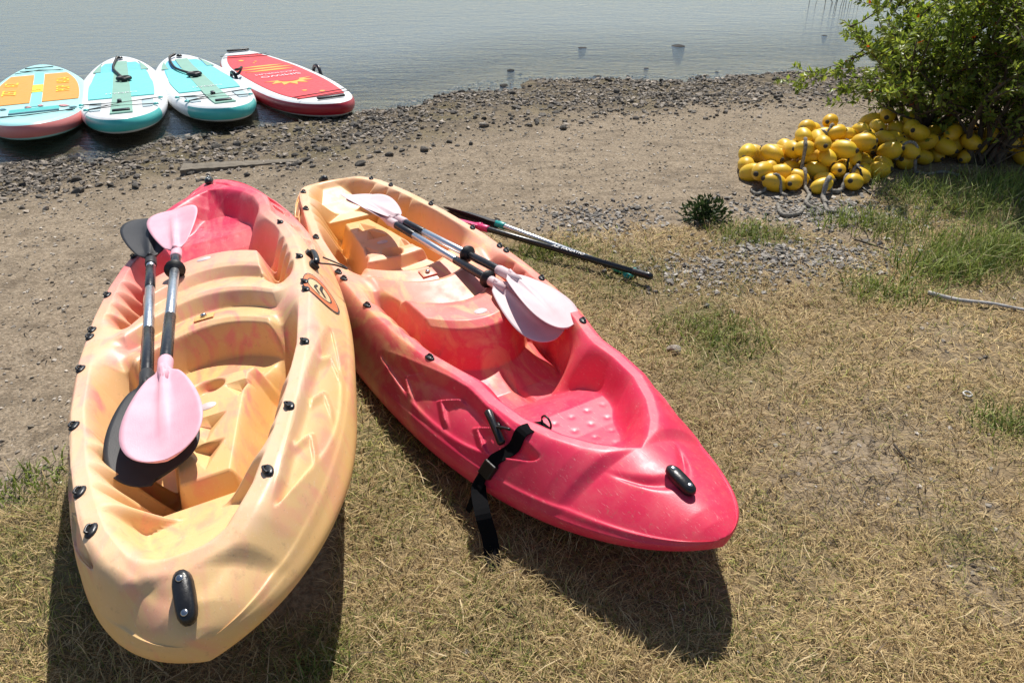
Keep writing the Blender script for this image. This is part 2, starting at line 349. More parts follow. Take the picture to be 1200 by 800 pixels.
FT = np.array([(-1.29,.36),(-1.22,.31),(-1.13,.272),(-1.03,.246),(-.98,.236),(-.965,.125),(-.5,.12),(-.42,.15),(-.32,.28),(-.2,.335),(-.1,.322),(-.05,.27),(0,.15),(.4,.145),(.5,.16),(.6,.18),(.67,.225),(.77,.26),(.9,.266),(.99,.278),(1.05,.32),(1.12,.374)])
def tri(p): p = p-np.floor(p); return np.where(p < .75, p/.75, (1-p)/.25)
def kz(x, y):
    x = np.asarray(x, float); y = np.asarray(y, float); ay = np.abs(y)
    w = kw(x); zs = kzs(x); zr = kzr(x); c = kc(x)
    ci = np.minimum(c+.028*sm(0, .06, c), w*.9)
    q = np.clip((ay-ci)/np.maximum(w-ci, 1e-5), 0, 1)
    zd = zs+(zr-zs)*(1-np.power(q, 1.45+.75*sm(-.85, -1.2, x)+.5*sm(.9, 1.2, x)))+.006*np.exp(-((q-.93)/.035)**2)*sm(0, .08, w)
    # leaf-shaped panels pressed into all four flanks
    for xa, xb in ((.22, .98), (-1.20, -.42)):
        tau = np.clip((x-xa)/(xb-xa), 0, 1)
        if xa < 0: tau = 1-tau
        hq = .36*np.power(np.clip(np.sin(np.pi*np.power(tau, 1.15)), 0, 1), .75); qc = .52-.10*tau
        ins = sm(-.05, .05, hq-np.abs(q-qc)-.02)*sm(0, .03, tau)*sm(0, .03, 1-tau)
        vein = 0
        for tv in (.18, .42, .66):
            ph = tau-tv-(np.abs(q-qc))*.35
            vein = vein+np.clip(1-np.abs(ph-.035)/.035, 0, 1)*np.where(ph < .035, 1, .8)*sm(.28, .2, np.abs(q-qc))
        zd = zd+.0045*np.exp(-((hq-np.abs(q-qc)-.02)/.06)**2)*sm(.02, .08, tau)*sm(.02, .08, 1-tau)+ins*(-.024+.018*(q-qc)/.36+.018*np.clip(vein, 0, 1))
    # dents either side of the end handles
    for xs in (1, -1):
        cur = (1.255 if xs > 0 else 1.33)-9*ay*ay
        zd = zd-(.012 if xs > 0 else .003)*np.exp(-((xs*x-cur)/.018)**2)*sm(.0, .03, ay)*sm(.125, .06, ay)
    # cockpit
    xe = x+3.0*np.minimum(ay, .22)**2*sm(-.5, -.4, x)*sm(.5, .36, x)
    fc = np.interp(xe, FC[:, 0], FC[:, 1]); ft = np.interp(x, FT[:, 0], FT[:, 1])
    hw = np.interp(x, [-1.0,-.9,-.5,-.42,-.2,-.08,0,.3,.4,.5], [.06,.065,.118,.165,.235,.225,.20,.19,.185,.18])
    hm = sm(.035, -.012, ay-hw)
    fl = ft+(fc-ft)*hm
    # pressed triangles and scoops on the leg hump and dents of the heel rest
    for tx, ty, s in ((-.72, .0, .055), (-.83, .0, .05), (-.57, -.082, .04), (-.57, .082, .04)):
        dx = (x-tx)/s; dy = np.abs(y-ty)/s
        hh_ = np.clip((dx+1)/2, 1e-3, 1); fl = fl-.034*hh_*np.clip(1-dy/(hh_*.95), 0, 1)*sm(1.02, .96, dx)*(dx > -1)
    dsc = np.sqrt(((x+.505)/.042)**2+(y/.05)**2); fl = fl-.03*sm(1, .6, dsc)
    for i, xx in enumerate((.75, .81, .87, .93, .985)):
        for yy in np.arange(-.09, .1, .06)+(.03 if i % 2 else 0):
            r2 = (x-xx)**2+(y-yy)**2
            fl = fl-.0018*np.exp(-r2/.00009)
    fl = fl-.012*np.exp(-(y/.012)**2)*sm(.4, .44, x)*sm(.62, .56, x)   # crease down the rear well
    teeth = (sm(-1.07, -1.04, x)*sm(-.68, -.72, x)+sm(.0, .02, x)*sm(.36, .33, x))*tri(-x/.088)
    wall = .058+.085*teeth+.085*np.exp(-((x-.60)/.055)**2)+.05*np.exp(-((x+.22)/.12)**2)+.03*sm(.8, .92, x)
    wall = np.minimum(wall, np.maximum(c*.85, 1e-4))
    d = c-ay
    m = np.clip(d/wall, 0, 1); m = m*m*(3-2*m)*.75+m*.25
    inside = (d > 0)
    return np.where(inside, zd+(np.minimum(fl, zd)-zd)*m, zd)
def kayak_mesh():
    xs = np.concatenate([-KB_*np.cos(np.linspace(0.01, .55, 56)), np.linspace(-KB_*math.cos(.55), (KL_/2)*math.cos(.55), 680)[1:-1], (KL_/2)*np.cos(np.linspace(.55, .01, 56))])
    ud = np.linspace(-1, 1, 281); nh = 30
    X, U = np.meshgrid(xs, ud, indexing='ij'); Yd = U*kw(X); Zd = kz(X, Yd)
    ph = np.linspace(0, np.pi, nh+2)[1:-1]
    Xh, P = np.meshgrid(xs, ph, indexing='ij')
    cs = np.cos(P); sn = np.sin(P); W = kw(Xh); zs = kzs(Xh); kk = np.minimum(kkeel(Xh), zs-.004)
    bulge = 1+.15*sm(-.45, -1.0, Xh)*np.power(np.clip(np.sin(np.minimum(P, np.pi-P)*1.55), 0, 1), 1.2)+.035*sm(-.6, .2, Xh)*np.clip(np.sin(np.minimum(P, np.pi-P)*1.8), 0, 1)   # topsides swell out below the seam
    Yh = W*np.sign(cs)*np.power(np.abs(cs), .62)*bulge; Zh = zs-(zs-kk)*np.power(sn, .95)
    # shallow tunnel channels along the bottom
    Zh = Zh+.014*np.exp(-((np.abs(Yh)-.14)/.05)**2)*sm(1.2, .8, np.abs(Xh))
    V = np.concatenate([np.stack([X, Yd, Zd], -1), np.stack([Xh, Yh, Zh], -1)], 1)
    n, k, _ = V.shape; idx = np.arange(n*k).reshape(n, k); nx = np.roll(idx, -1, 1)
    F = np.stack([idx[:-1], idx[1:], nx[1:], nx[:-1]], -1).reshape(-1, 4)
    V = V.reshape(-1, 3); cap = []
    for r_, flip in ((0, 0), (n-1, 1)):                       # close both stems
        ring = list(idx[r_]); h = len(ring)//2; ctr = len(V); V = np.concatenate([V, V[ring].mean(0)[None]])
        for a in range(0, len(ring), 1):
            q = [ring[a], ring[(a+1) % len(ring)], ctr, ctr]; cap.append(q if not flip else [q[1], q[0], ctr, ctr])
    me = mesh_np('kayak_body', V, F, True)
    import bmesh
    bm = bmesh.new(); bm.from_mesh(me); bm.verts.ensure_lookup_table()
    for q in cap:
        try: bm.faces.new([bm.verts[int(q[0])], bm.verts[int(q[1])], bm.verts[int(q[2])]])
        except ValueError: pass
    bm.to_mesh(me); bm.free()
    return me
KME = kayak_mesh()
def knormal(x, y):
    e = .006; zx = (kz(x+e, y)-kz(x-e, y))/(2*e); zy = (kz(x, y+e)-kz(x, y-e))/(2*e)
    n = np.array([-float(zx), -float(zy), 1.]); return n/np.linalg.norm(n)
def frame(n, fwd=(1,0,0)):
    n = np.array(n, float); f = np.array(fwd, float); f = f-n*np.dot(f, n); f /= np.linalg.norm(f); return np.stack([f, np.cross(n, f), n], 1)
def copy_into(src, parent, M4):
    o = src.copy(); COL.objects.link(o); o.parent = parent; o.matrix_parent_inverse = Matrix.Identity(4); o.matrix_basis = M4; return o
def M4(R, p):
    m = Matrix([list(map(float, r)) for r in R]).to_4x4(); m.translation = Vector([float(v) for v in p]); return m
def padeye_mesh():
    b = MB(); n = 14
    prof = [(.0, .020), (.004, .021), (.010, .017), (.013, .010)]
    V = []; F = []
    for z, r in prof:
        for a in np.linspace(0, 2*math.pi, n, endpoint=False): V.append((r*math.cos(a)*.95, r*.55*math.sin(a), z*.5))
    for i in range(len(prof)-1):
        for j in range(n): F.append((i*n+j, i*n+(j+1)%n, (i+1)*n+(j+1)%n, (i+1)*n+j))
    F += [tuple(range(n))[::-1], tuple((len(prof)-1)*n+j for j in range(n))]
    b.add(V, F); b.tube(spline([(-.010,0,.006),(-.008,.006,.0095),(.008,.006,.0095),(.010,0,.006)], 12), .0028, 6)
    return b
def make_kayak(pose, mat, label):
    root = empty('kayak', pose['loc'], pose['R'], label, 'kayak', 'sit-on-top kayaks lying on the grass')
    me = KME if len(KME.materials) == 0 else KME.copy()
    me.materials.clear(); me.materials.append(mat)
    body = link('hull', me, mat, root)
    def put(b, name, m, x, y, fwd=(1,0,0), off=0., parent=root, **kw_):
        n = knormal(x, y); R = frame(n, fwd); o = b.build(name, m, parent, **kw_)
        o.matrix_basis = M4(R, np.array([x, y, float(kz(x, y))])+n*off); return o
    # end carry handles: moulded bar with two screws
    for s in (1, -1):
        b = MB(); L = .050
        for ring in (0,):
            V = []; F = []; n = 20; lv = [(0, .9, .85), (.008, 1, 1), (.020, .98, .95), (.027, .8, .72)]
            for z, k1, k2 in lv:
                for a in np.linspace(0, 2*math.pi, n, endpoint=False):
                    ca, sa = math.cos(a), math.sin(a); V.append((math.copysign(abs(ca)**.6, ca)*L*k1, math.copysign(abs(sa)**.8, sa)*.0185*k2, z))
            for i in range(3):
                for j in range(n): F.append((i*n+j, i*n+(j+1)%n, (i+1)*n+(j+1)%n, (i+1)*n+j))
            F += [tuple(range(n))[::-1], tuple(3*n+j for j in range(n))]; b.add(V, F)
        h = put(b, 'carry_handle', M['black'], 1.27 if s > 0 else -1.335, 0, (1,0,0), .001)
        for sx in (-.031, .031):
            q = MB(); q.tube([(sx,0,.026),(sx,0,.0285),(sx,0,.0295)], [.0065,.0065,.004], 12); q.build('screw', M['steel'], h)
    # pad-eyes along both rims
    for side, xs in ((1, (-1.12,-.98,-.68,-.36,-.15,-.10,.17,.50)), (-1, (-1.12,-.91,-.61,-.27,-.21,.02,.43))):
        for x in xs:
            put(padeye_mesh(), 'pad_eye', M['black'], x, side*(float(kc(x))+.022), (1, -side*.25, 0))
    # scupper plugs and the small drain boss
    for x in (-.612, .26):
        b = MB(); V = []; n = 18
        for z, r in ((0,1.),(.001,.95),(.001,.0)):
            for a in np.linspace(0, 2*math.pi, n, endpoint=False): V.append((.017*r*math.cos(a), .025*r*math.sin(a), z))
        F = [(i*n+j, i*n+(j+1)%n, (i+1)*n+(j+1)%n, (i+1)*n+j) for i in (0,) for j in range(n)]+[tuple(n+j for j in range(n))]; b.add(V[:2*n], F)
        put(b, 'drain_plug', M['oval'], x, .0, (1,0,0), .0006)
    b = MB(); b.box((0,0,.002), (.05,.06,.004)); put(b, 'drain_plate', mat, -.16, 0, (1,0,0), .002, bevel=.002)
    b = MB(); b.tube([(0,0,.004),(0,0,.011),(0,0,.014)], [.010,.009,.005], 12); put(b, 'drain_screw', M['steel'], -.16, 0, (1,0,0), .002)
    return root, put
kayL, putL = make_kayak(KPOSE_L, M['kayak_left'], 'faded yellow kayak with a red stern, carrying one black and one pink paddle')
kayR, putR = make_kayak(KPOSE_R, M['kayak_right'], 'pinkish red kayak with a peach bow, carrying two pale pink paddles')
def kpt(pose, px, py, z):                                    # photo pixel -> world point on a kayak's own level z
    R, Tt = pose['R'], pose['loc']; o = R.T@(np.array([0,0,CAM_H])-Tt); d = R.T@ray(px, py)
    return o+d*(z-o[2])/d[2]
# emblem on the pale kayak's flank
M['em_or'] = simple('emblem_orange', (.72, .17, .05), .5); M['em_bk'] = simple('emblem_black', (.03, .03, .03), .5); M['em_cr'] = simple('emblem_cream', (.70, .50, .27), .5)
def drape(name, mat, cx, cy, polys, off, parent, rotz=0.):
    b = MB()
    for poly in polys:
        V = []
        for (u, v) in poly:
            x = cx+u*math.cos(rotz)-v*math.sin(rotz); y = cy+u*math.sin(rotz)+v*math.cos(rotz)
            n = knormal(x, y); V.append(np.array([x, y, float(kz(x, y))])+n*off)
        b.add(V, [tuple(range(len(V)))])
    return b.build(name, mat, parent)
def ringpolys(ra, rb, k0, k1, n=40):
    out = []
    for i in range(n):
        a, b_ = 2*math.pi*i/n, 2*math.pi*(i+1)/n
        out.append([(ra*k0*math.cos(a), rb*k0*math.sin(a)), (ra*k1*math.cos(a), rb*k1*math.sin(a)), (ra*k1*math.cos(b_), rb*k1*math.sin(b_)), (ra*k0*math.cos(b_), rb*k0*math.sin(b_))])
    return out
ex, ey = -.22, -.352
em = drape('emblem', M['em_or'], ex, ey, ringpolys(.085, .036, .68, 1.0), .002, kayL)
e2 = drape('emblem_border', M['em_bk'], ex, ey, ringpolys(.085, .036, 1.0, 1.07)+ringpolys(.085, .036, .62, .68), .0026, em)
e3 = drape('emblem_field', M['em_cr'], ex, ey, ringpolys(.085, .036, .02, .62), .0018, em)
e4 = drape('emblem_mark', M['em_bk'], ex, ey, [[(-.042,.004),(-.01,.012),(.02,.004),(.02,.0),(-.01,.007),(-.042,.0)], [(-.03,-.008),(.0,-.001),(.04,-.006),(.04,-.011),(.0,-.007),(-.03,-.013)]], .0035, em)

# ------------------------------------------------------------------ kayak paddles
def blade_mesh(L=.43, W=.19, shape='oval', spoon=.03, thick=.007, asym=0.):
    ns, nt = 34, 17
    s = 1-(1-np.linspace(0, 1, ns))**1.5
    if shape == 'oval': w = np.power(s, .62)*np.sqrt(np.clip(1-np.power(s, 4.2), 0, 1))/.70
    else: w = np.power(np.sin(np.pi*np.clip(s*.93+.02, 0, 1)**.95), .55)*(1-.05*s)
    w = w*W/2*sm(-.02, .10, s)+.012
    w[-1] *= .5
    V = []; 
    for top in (1, -1):
        for i in range(ns):
            for tt in np.linspace(-1, 1, nt):
                y = tt*w[i]*(1+asym*tt*s[i]); x = s[i]*L-(.035*asym*tt*s[i]**3*3)
                z = spoon*(tt*tt*.5)*(w[i]/(W/2))-spoon*1.2*(s[i]**2-.3*s[i])
                rib = .012*math.exp(-(y/.010)**4)*(1-sm(.55, .95, np.array(s[i])))+.009*(1-sm(0, .12, np.array(s[i])))*math.exp(-(y/.02)**2)
                edge = thick/2*(1-abs(tt)**6*.8)
                V.append((x, y, z+top*(edge+float(rib))))
    a = np.arange(ns*nt).reshape(ns, nt); b = a+ns*nt; F = []
    for i in range(ns-1):
        for j in range(nt-1): F.append((a[i,j], a[i+1,j], a[i+1,j+1], a[i,j+1])); F.append((b[i,j], b[i,j+1], b[i+1,j+1], b[i+1,j]))
        F.append((a[i,0], b[i,0], b[i+1,0], a[i+1,0])); F.append((a[i,-1], a[i+1,-1], b[i+1,-1], b[i,-1]))
    for j in range(nt-1): F.append((a[0,j], a[0,j+1], b[0,j+1], b[0,j])); F.append((a[-1,j], b[-1,j], b[-1,j+1], a[-1,j+1]))
    m = MB(); m.add(V, [tuple(int(q) for q in f) for f in F]); return m
def paddle(A, B, bmat, label, group, up=(0,0,1), rollA=0., rollB=0., pitchA=0., pitchB=0., bands=None, shape='oval', asym=0., W=.19, L=.36, rings=()):
    """A, B: blade necks in world space; the blades run on past them"""
    A = np.array(A); B = np.array(B); ax = B-A; ln = np.linalg.norm(ax); ax /= ln
    u = np.array(up, float); u -= ax*np.dot(u, ax); u /= np.linalg.norm(u); R = np.stack([ax, np.cross(u, ax), u], 1)
    root = empty('kayak_paddle', (A+B)/2, R, label, 'paddle', group)
    h = ln/2
    for a, b_, m in bands:
        t_ = MB(); xa, xb = -h+a*ln, -h+b_*ln; r = .0150 if m == 'alu' else .0162
        t_.tube([(xa,0,0),(xa+.002,0,0),(xb-.002,0,0),(xb,0,0)], [r*.93,r,r,r*.93], 16); t_.build('shaft' if m == 'alu' else 'grip', M[m], root)
    for f in rings:
        t_ = MB(); x = -h+f*ln; t_.tube([(x-.018,0,0),(x-.012,0,0),(x-.008,0,0),(x+.004,0,0),(x+.008,0,0),(x+.018,0,0)], [.019,.021,.032,.034,.022,.019], 18); t_.build('drip_ring', M['rubber'], root)
    for s, roll, pit in ((-1, rollA, pitchA), (1, rollB, pitchB)):
        bo = blade_mesh(L, W, shape, asym=asym*s).build('blade', bmat, root)
        Rz = Matrix.Rotation(math.pi, 4, 'Z') if s < 0 else Matrix.Identity(4)
        bo.matrix_basis = Matrix.Translation((s*(h-.01), 0, 0)) @ Rz @ Matrix.Rotation(roll, 4, 'X') @ Matrix.Rotation(pit, 4, 'Y')
        t_ = MB(); t_.tube([(s*(h-.07),0,0),(s*(h-.06),0,0),(s*(h+.0),0,0),(s*(h+.05),0,0)], [.017,.0195,.0185,.012], 14); t_.build('socket', bmat, root)
    return root
def kworld(pose, p): return pose['R']@np.array(p, float)+pose['loc']
def kw2(pose, px, py, z): return kworld(pose, kpt(pose, px, py, z))
upL = KPOSE_L['R'][:, 2]; upR = KPOSE_R['R'][:, 2]
LP1 = (kw2(KPOSE_L, 177, 303, .375), kw2(KPOSE_L, 172, 452, .345)); LP2 = (kw2(KPOSE_L, 207, 294, .385), kw2(KPOSE_L, 193, 436, .375))
RP1 = (kw2(KPOSE_R, 455, 258, .375), kw2(KPOSE_R, 582, 333, .385)); RP2 = (kw2(KPOSE_R, 465, 256, .385), kw2(KPOSE_R, 598, 323, .41))
for p in (LP1, LP2, RP1, RP2): print('paddle shaft', np.linalg.norm(p[1]-p[0]))
GB = [(0,.10,'alu'),(.10,.30,'grip'),(.30,.64,'alu'),(.64,.97,'grip'),(.97,1,'alu')]
paddle(*LP1, M['blade_black'], 'black-bladed paddle lying in the yellow kayak under the pink one', 'paddles resting in the kayaks', upL, .1, -.1, -.18, .12, GB, asym=.12, W=.185, L=.345)
GB2 = [(0,.22,'grip'),(.22,.62,'alu'),(.62,1,'grip')]
paddle(*LP2, M['blade_pink'], 'paddle with bright faded-pink blades lying on the black-bladed paddle', 'paddles resting in the kayaks', upL, .0, 0, -.22, .06, GB2, W=.162, L=.345, rings=(.2,))
GB3 = [(0,.27,'grip'),(.27,.66,'alu'),(.66,1,'grip')]
paddle(*RP1, M['blade_pale'], 'chalky pink paddle in the red kayak, lower one of the crossed pair', 'paddles resting in the kayaks', upR, .25, .15, -.12, .20, GB3, W=.165, L=.33, rings=(.93,))
paddle(*RP2, M['blade_pale'], 'chalky pink paddle in the red kayak, upper one of the crossed pair', 'paddles resting in the kayaks', upR, .1, -.15, -.08, .17, GB3, W=.165, L=.33, rings=(.66,))

# ------------------------------------------------------------------ fittings on the kayaks
def kflank(pose, x, q):                                      # point and normal on the y- flank, q 0 rim .. 1 seam
    ci = float(kc(x))+.028; y = -(ci+q*(float(kw(x))-ci)); p = np.array([x, y, float(kz(x, y))]); return p, knormal(x, max(y, -float(kw(x))+.008))
# side carry handle with a cord loop on the pale kayak
b = MB(); b.tube(spline([(-.055,0,.002),(-.045,0,.022),(.045,0,.022),(.055,0,.002)], 16), .011, 10, flat=.8)
b.box((-.058,0,.007), (.03,.03,.014)); b.box((.058,0,.007), (.03,.03,.014))
hnd = putL(b, 'side_handle', M['black'], .02, -.352, (1,0,0), 0, bevel=.003)
b = MB(); b.tube(spline([(-.05,-.01,.02),(-.06,-.05,.05),(-.03,-.10,.06),(.03,-.10,.05),(.06,-.04,.025)], 30), .0032, 6); b.build('cord_loop', M['rubber'], hnd)
# toggle handle on the red kayak
p, n = kflank(KPOSE_R, .70, .12)
b = MB(); b.tube([(-.055,0,.018),(-.05,0,.018),(-.02,0,.018),(.02,0,.018),(.05,0,.018),(.055,0,.018)], [.009,.0125,.0115,.0115,.0125,.009], 12)
b.box((0,0,.004), (.02,.016,.012)); b.tube(spline([(0,0,.018),(.02,.03,.02),(.04,.05,.012)], 10), .004, 6)
tg = putR(b, 'toggle_handle', M['black'], .81, -(float(kc(.81))+.05), (.55,-.8,0), .0)
# black webbing strap hooked at the rim and hanging down to the grass
KR = KPOSE_R
pts = []; hv = []
path = [(.90, -.35), (.895, -.05), (.89, .12), (.885, .3), (.875, .5), (.865, .7), (.86, .85), (.855, .97)]
for x, q in path:
    p, n = kflank(KR, x, max(q, 0)) if q >= 0 else (np.array([x, -(float(kc(x))-.02), float(kz(x, -(float(kc(x))-.02)))]), np.array([0, .2, 1.]))
    pts.append(kworld(KR, p+np.array(n)*.006)); 
G = at(577, 655, 0); G[2] = float(T(G[0], G[1]))+.012
S = pts[-1]; mid = S*.55+G*.45+np.array([-.01, -.03, .02]); m2 = S*.25+G*.75+np.array([0, -.01, .0])
pts += [S+np.array([-.012,-.014,-.03]), mid, m2, G, G+np.array([.01,-.05,-.002])]
pts = spline(pts, 60)
strap = empty('webbing_strap', pts[0], None, 'black webbing strap buckled over the side of the red kayak, trailing on grass', 'strap')
o3 = np.array(pts[0]); ks = KR['R']@np.array([1.,.1,0])
b = MB(); b.strip([p-o3 for p in pts], [ks*.021*(1-f_)+np.array([.021,.006,0])*f_ for f_ in sm(.45, .7, np.linspace(0, 1, len(pts)))], .003); b.build('webbing', M['web'], strap, smooth=False)
pb = pts[int(len(pts)*.50)]-o3; tt = pts[int(len(pts)*.53)]-pts[int(len(pts)*.47)]; tt /= np.linalg.norm(tt); nn = np.cross(ks, tt)*-1; nn /= np.linalg.norm(nn)
RB = np.stack([ks/np.linalg.norm(ks), tt, np.cross(ks/np.linalg.norm(ks), tt)], 1)
b = MB(); b.box(pb, (.048, .05, .018), RB); b.build('buckle', M['black'], strap, smooth=False, bevel=.004)
b = MB(); q0 = pb+tt*.02; b.strip(spline([q0, q0+np.array([-.025,-.02,-.04]), q0+np.array([-.05,-.02,-.10]), q0+np.array([-.045,-.03,-.15])], 20), [ks*.009]*18+[ks*.009]*10, .003) if False else b.strip([q0, q0+np.array([-.015,-.02,-.03]), q0+np.array([-.035,-.025,-.07]), q0+np.array([-.05,-.03,-.11])], [ks*.010]*4, .003); b.build('loose_tail', M['web'], strap, smooth=False)
hk = MB(); hp = np.array([0,0,.012]); hk.tube([hp+.020*(math.cos(a)*(ks/np.linalg.norm(ks))+math.sin(a)*np.array([0,0,1.])) for a in np.linspace(0, 2*math.pi, 18)], .0035, 6, caps=False); hk.build('ring', M['black'], strap)

# ------------------------------------------------------------------ stand-up paddles on the ground beyond the red kayak
def sup_paddle(name, A, B, shaftm, label, blade, lenb, bw, collar, endm, gripend):
    A = np.array(A); B = np.array(B); ax = B-A; ln = np.linalg.norm(ax); ax /= ln; u = np.array([0,0,1.])-ax*ax[2]; u /= np.linalg.norm(u)
    R = np.stack([ax, np.cross(u, ax), u], 1); root = empty(name, A, R, label, 'paddle', 'stand-up paddles lying on the ground')
    b = MB(); b.tube([(0,0,0),(.003,0,0),(ln-.1,0,0)], .0145, 14); b.build('shaft', M[shaftm], root)
    b = MB(); b.tube([(ln-.10,0,0),(ln-.095,0,0),(ln-.03,0,0),(ln-.02,0,0),(ln,0,0)], [.015,.0165,.0165,.019,.013], 14); 
    if gripend: b.tube(spline([(ln-.01,-.045,0),(ln+.005,-.02,0),(ln+.008,.02,0),(ln-.01,.045,0)], 12), .013, 8)
    b.build('grip', M[endm], root)
    b = MB(); b.tube([(-.03,0,0),(-.025,0,0),(.03,0,0),(.035,0,0)], [.016,.019,.019,.016], 14); b.build('collar', M[collar], root)
    bo = blade_mesh(lenb, bw*.8, 'oval', .012).build('blade', M[blade], root)
    bo.matrix_basis = Matrix.Translation((-.01,0,0)) @ Matrix.Rotation(math.pi, 4, 'Z') @ Matrix.Rotation(.5, 4, 'X') @ Matrix.Rotation(.03, 4, 'Y')
    return root, R, ln
def gz(p, dz): q = np.array(p, float); q[2] = float(T(q[0], q[1]))+dz; return q
A1 = gz(at(566, 270, .05), .06); B1 = gz(at(764, 328, .03), .05)
r1, R1, l1 = sup_paddle('stand_up_paddle', A1, B1, 'grip', 'long black paddle with a hot pink blade on the grass by the red kayak', 'hotpink', .40, .17, 'hotpink', 'black', False)
A2 = gz(at(586, 264, .03), .03); B2 = gz(at(739, 324, .0), .015)
sup_paddle('stand_up_paddle', A2, B2, 'alu', 'silver-shafted paddle with teal collar and black blade, under the long black paddle', 'blade_black', .38, .18, 'teal', 'teal', True)

def text_mesh(body, size, mat, parent, name, M_, extrude=.0008):
    cu = bpy.data.curves.new(name, 'FONT'); cu.body = body; cu.size = size; cu.align_x = 'CENTER'; cu.align_y = 'CENTER'; cu.extrude = extrude
    o = bpy.data.objects.new(name, cu); COL.objects.link(o)
    me = bpy.data.meshes.new_from_object(o); bpy.data.objects.remove(o, do_unlink=True); bpy.data.curves.remove(cu)
    me.materials.clear(); o = link(name, me, mat, parent); o.matrix_basis = M_; return o
text_mesh('AZ', .030, M['white_mark'], r1, 'shaft_lettering', Matrix.Translation((l1*.46, 0, .0146)), .0012); text_mesh('FANATIO', .030, M['white_mark'], r1, 'shaft_lettering', Matrix.Translation((l1*.56, 0, .0146)), .0012)

# ------------------------------------------------------------------ stand-up boards at the water's edge
for nm, c_, r_ in (('b_white',(.80,.81,.80),.35),('b_aqua',(.25,.70,.68),.4),('b_teal',(.07,.50,.46),.35),('b_sky',(.13,.52,.80),.6),('b_cyan',(.16,.70,.66),.6),('b_sage',(.22,.42,.33),.6),
                 ('b_coral',(.66,.20,.18),.38),('b_orange',(.85,.32,.05),.6),('b_yellow',(.85,.72,.04),.5),('b_gold',(.82,.42,.06),.5),('b_red',(.78,.035,.045),.55),('b_dred',(.40,.012,.025),.4),('b_grey',(.42,.53,.55),.5),('b_mint',(.42,.78,.76),.4),('b_blush',(.62,.28,.28),.5),('b_slate',(.10,.22,.26),.5)):
    M[nm] = simple(nm[2:]+'_board', c_, r_, var=.05, vs=12)
class Board:
    def __init__(s, near, far, W, label, deckm, railm, botm, tailm=None, pw=2.5, ew=.55, thick=.13, zdeck=ZW+.10, tilt=0):
        A = at(*near, zdeck); B = at(*far, zdeck-tilt*0); ax = B-A; s.L = np.linalg.norm(ax); ax /= s.L; s.W = W; s.pw = pw; s.ew = ew; s.th = thick
        ax[2] = -math.tan(tilt); ax /= np.linalg.norm(ax); u = np.array([0,0,1.])-ax*ax[2]; u /= np.linalg.norm(u); R = np.stack([ax, np.cross(u, ax), u], 1)
        s.root = empty('paddle_board', (A+B)/2, R, label, 'paddle board', 'inflatable paddle boards at the water edge'); print('board', s.L)
        prof = [(.0,-thick*.5),(.0,-thick*.5)]
        ang = np.linspace(math.pi/2, -math.pi/2, 13); ins = [(thick*.5*(1-math.cos(a)), thick*.5*math.sin(a)-thick*.5) for a in ang]   # top to bottom
        N = 160; th = np.linspace(0, 2*math.pi, N, endpoint=False); ring = []
        x0 = np.cos(th); ys = np.sign(np.sin(th))*np.power(np.maximum(1-np.power(np.abs(x0), pw), 0), ew)
        for i, z in ins:
            X = x0*(s.L/2-i); Y = ys*(W/2-i); ring.append(np.stack([X, Y, z+s.rock(X)], 1))
        def band(a, b, sel=None):
            m = MB(); V = np.concatenate(ring[a:b+1]); F = []
            for k in range(b-a):
                for j in range(N):
                    if sel is None or sel(ring[0][j][0]): F.append((k*N+j, (k+1)*N+j, (k+1)*N+(j+1)%N, k*N+(j+1)%N))
            m.add(V, F); return m
        # deck: cross strips so that it follows the rocker
        m = band(0, 3)
        nx = N//2; top = [ring[0][j] for j in range(N)]; F = []
        base = len(m.v); m.v += [tuple(map(float, p)) for p in top]
        for j in range(nx): F.append((base+j, base+(j+1), base+(N-j-1)%N, base+(N-j)%N)) if 0 < j < nx-1 else F.append((base+j, base+j+1, base+(N-j-1)%N) if j == 0 else (base+j, base+j+1, base+N-j))
        m.f += F; m.build('deck', M[deckm], s.root)
        if tailm:
            cut = -s.L*.33; band(3, 9, lambda x: x >= cut).build('rail', M[railm], s.root); band(3, 9, lambda x: x < cut).build('tail_rail', M[tailm], s.root)
        else: band(3, 9).build('rail', M[railm], s.root)
        m = band(9, 12); base = len(m.v); m.v += [tuple(map(float, p)) for p in ring[12]]
        for j in range(1, nx-1): m.f.append((base+(N-j)%N, base+(N-j-1)%N, base+j+1, base+j))
        m.build('bottom', M[botm], s.root)
    def rock(s, X): return .05*np.clip((np.abs(X)/(s.L/2)-.45)/.55, 0, 1)**2
    def wy(s, x, inset=.0): return (s.W/2-inset)*max(1e-4, 1-abs(x/(s.L/2-inset))**s.pw)**s.ew if abs(x) < s.L/2-inset else 0.
    def pad(s, name, mat, x0, x1, lo, hi, inset=.1, off=.006, n=18):
        """patch on the deck; x from -1 (near end) to 1, lo/hi fractions of the width at x or callables"""
        m = MB(); V = []
        for i in range(n+1):
            xf = x0+(x1-x0)*i/n; x = xf*s.L/2; w = s.wy(x, inset)
            a = lo(xf) if callable(lo) else lo; b = hi(xf) if callable(hi) else hi
            ya, yb = max(-w, min(w, a*s.W/2)), max(-w, min(w, b*s.W/2)); z = float(s.rock(np.array(x)))
            V += [(x, ya, z+off), (x, yb, z+off), (x, yb, z-.003), (x, ya, z-.003)]
        F = []
        for i in range(n):
            for j in range(4): F.append((i*4+j, i*4+(j+1)%4, i*4+4+(j+1)%4, i*4+4+j))
        F += [(3,2,1,0), (n*4, n*4+1, n*4+2, n*4+3)]
        m.add(V, [f[::-1] for f in F]); return m.build(name, M[mat], s.root, smooth=False)
    def pt(s, xf, yf, off=.012): x = xf*s.L/2; return (x, yf*s.W/2, float(s.rock(np.array(x)))+off)
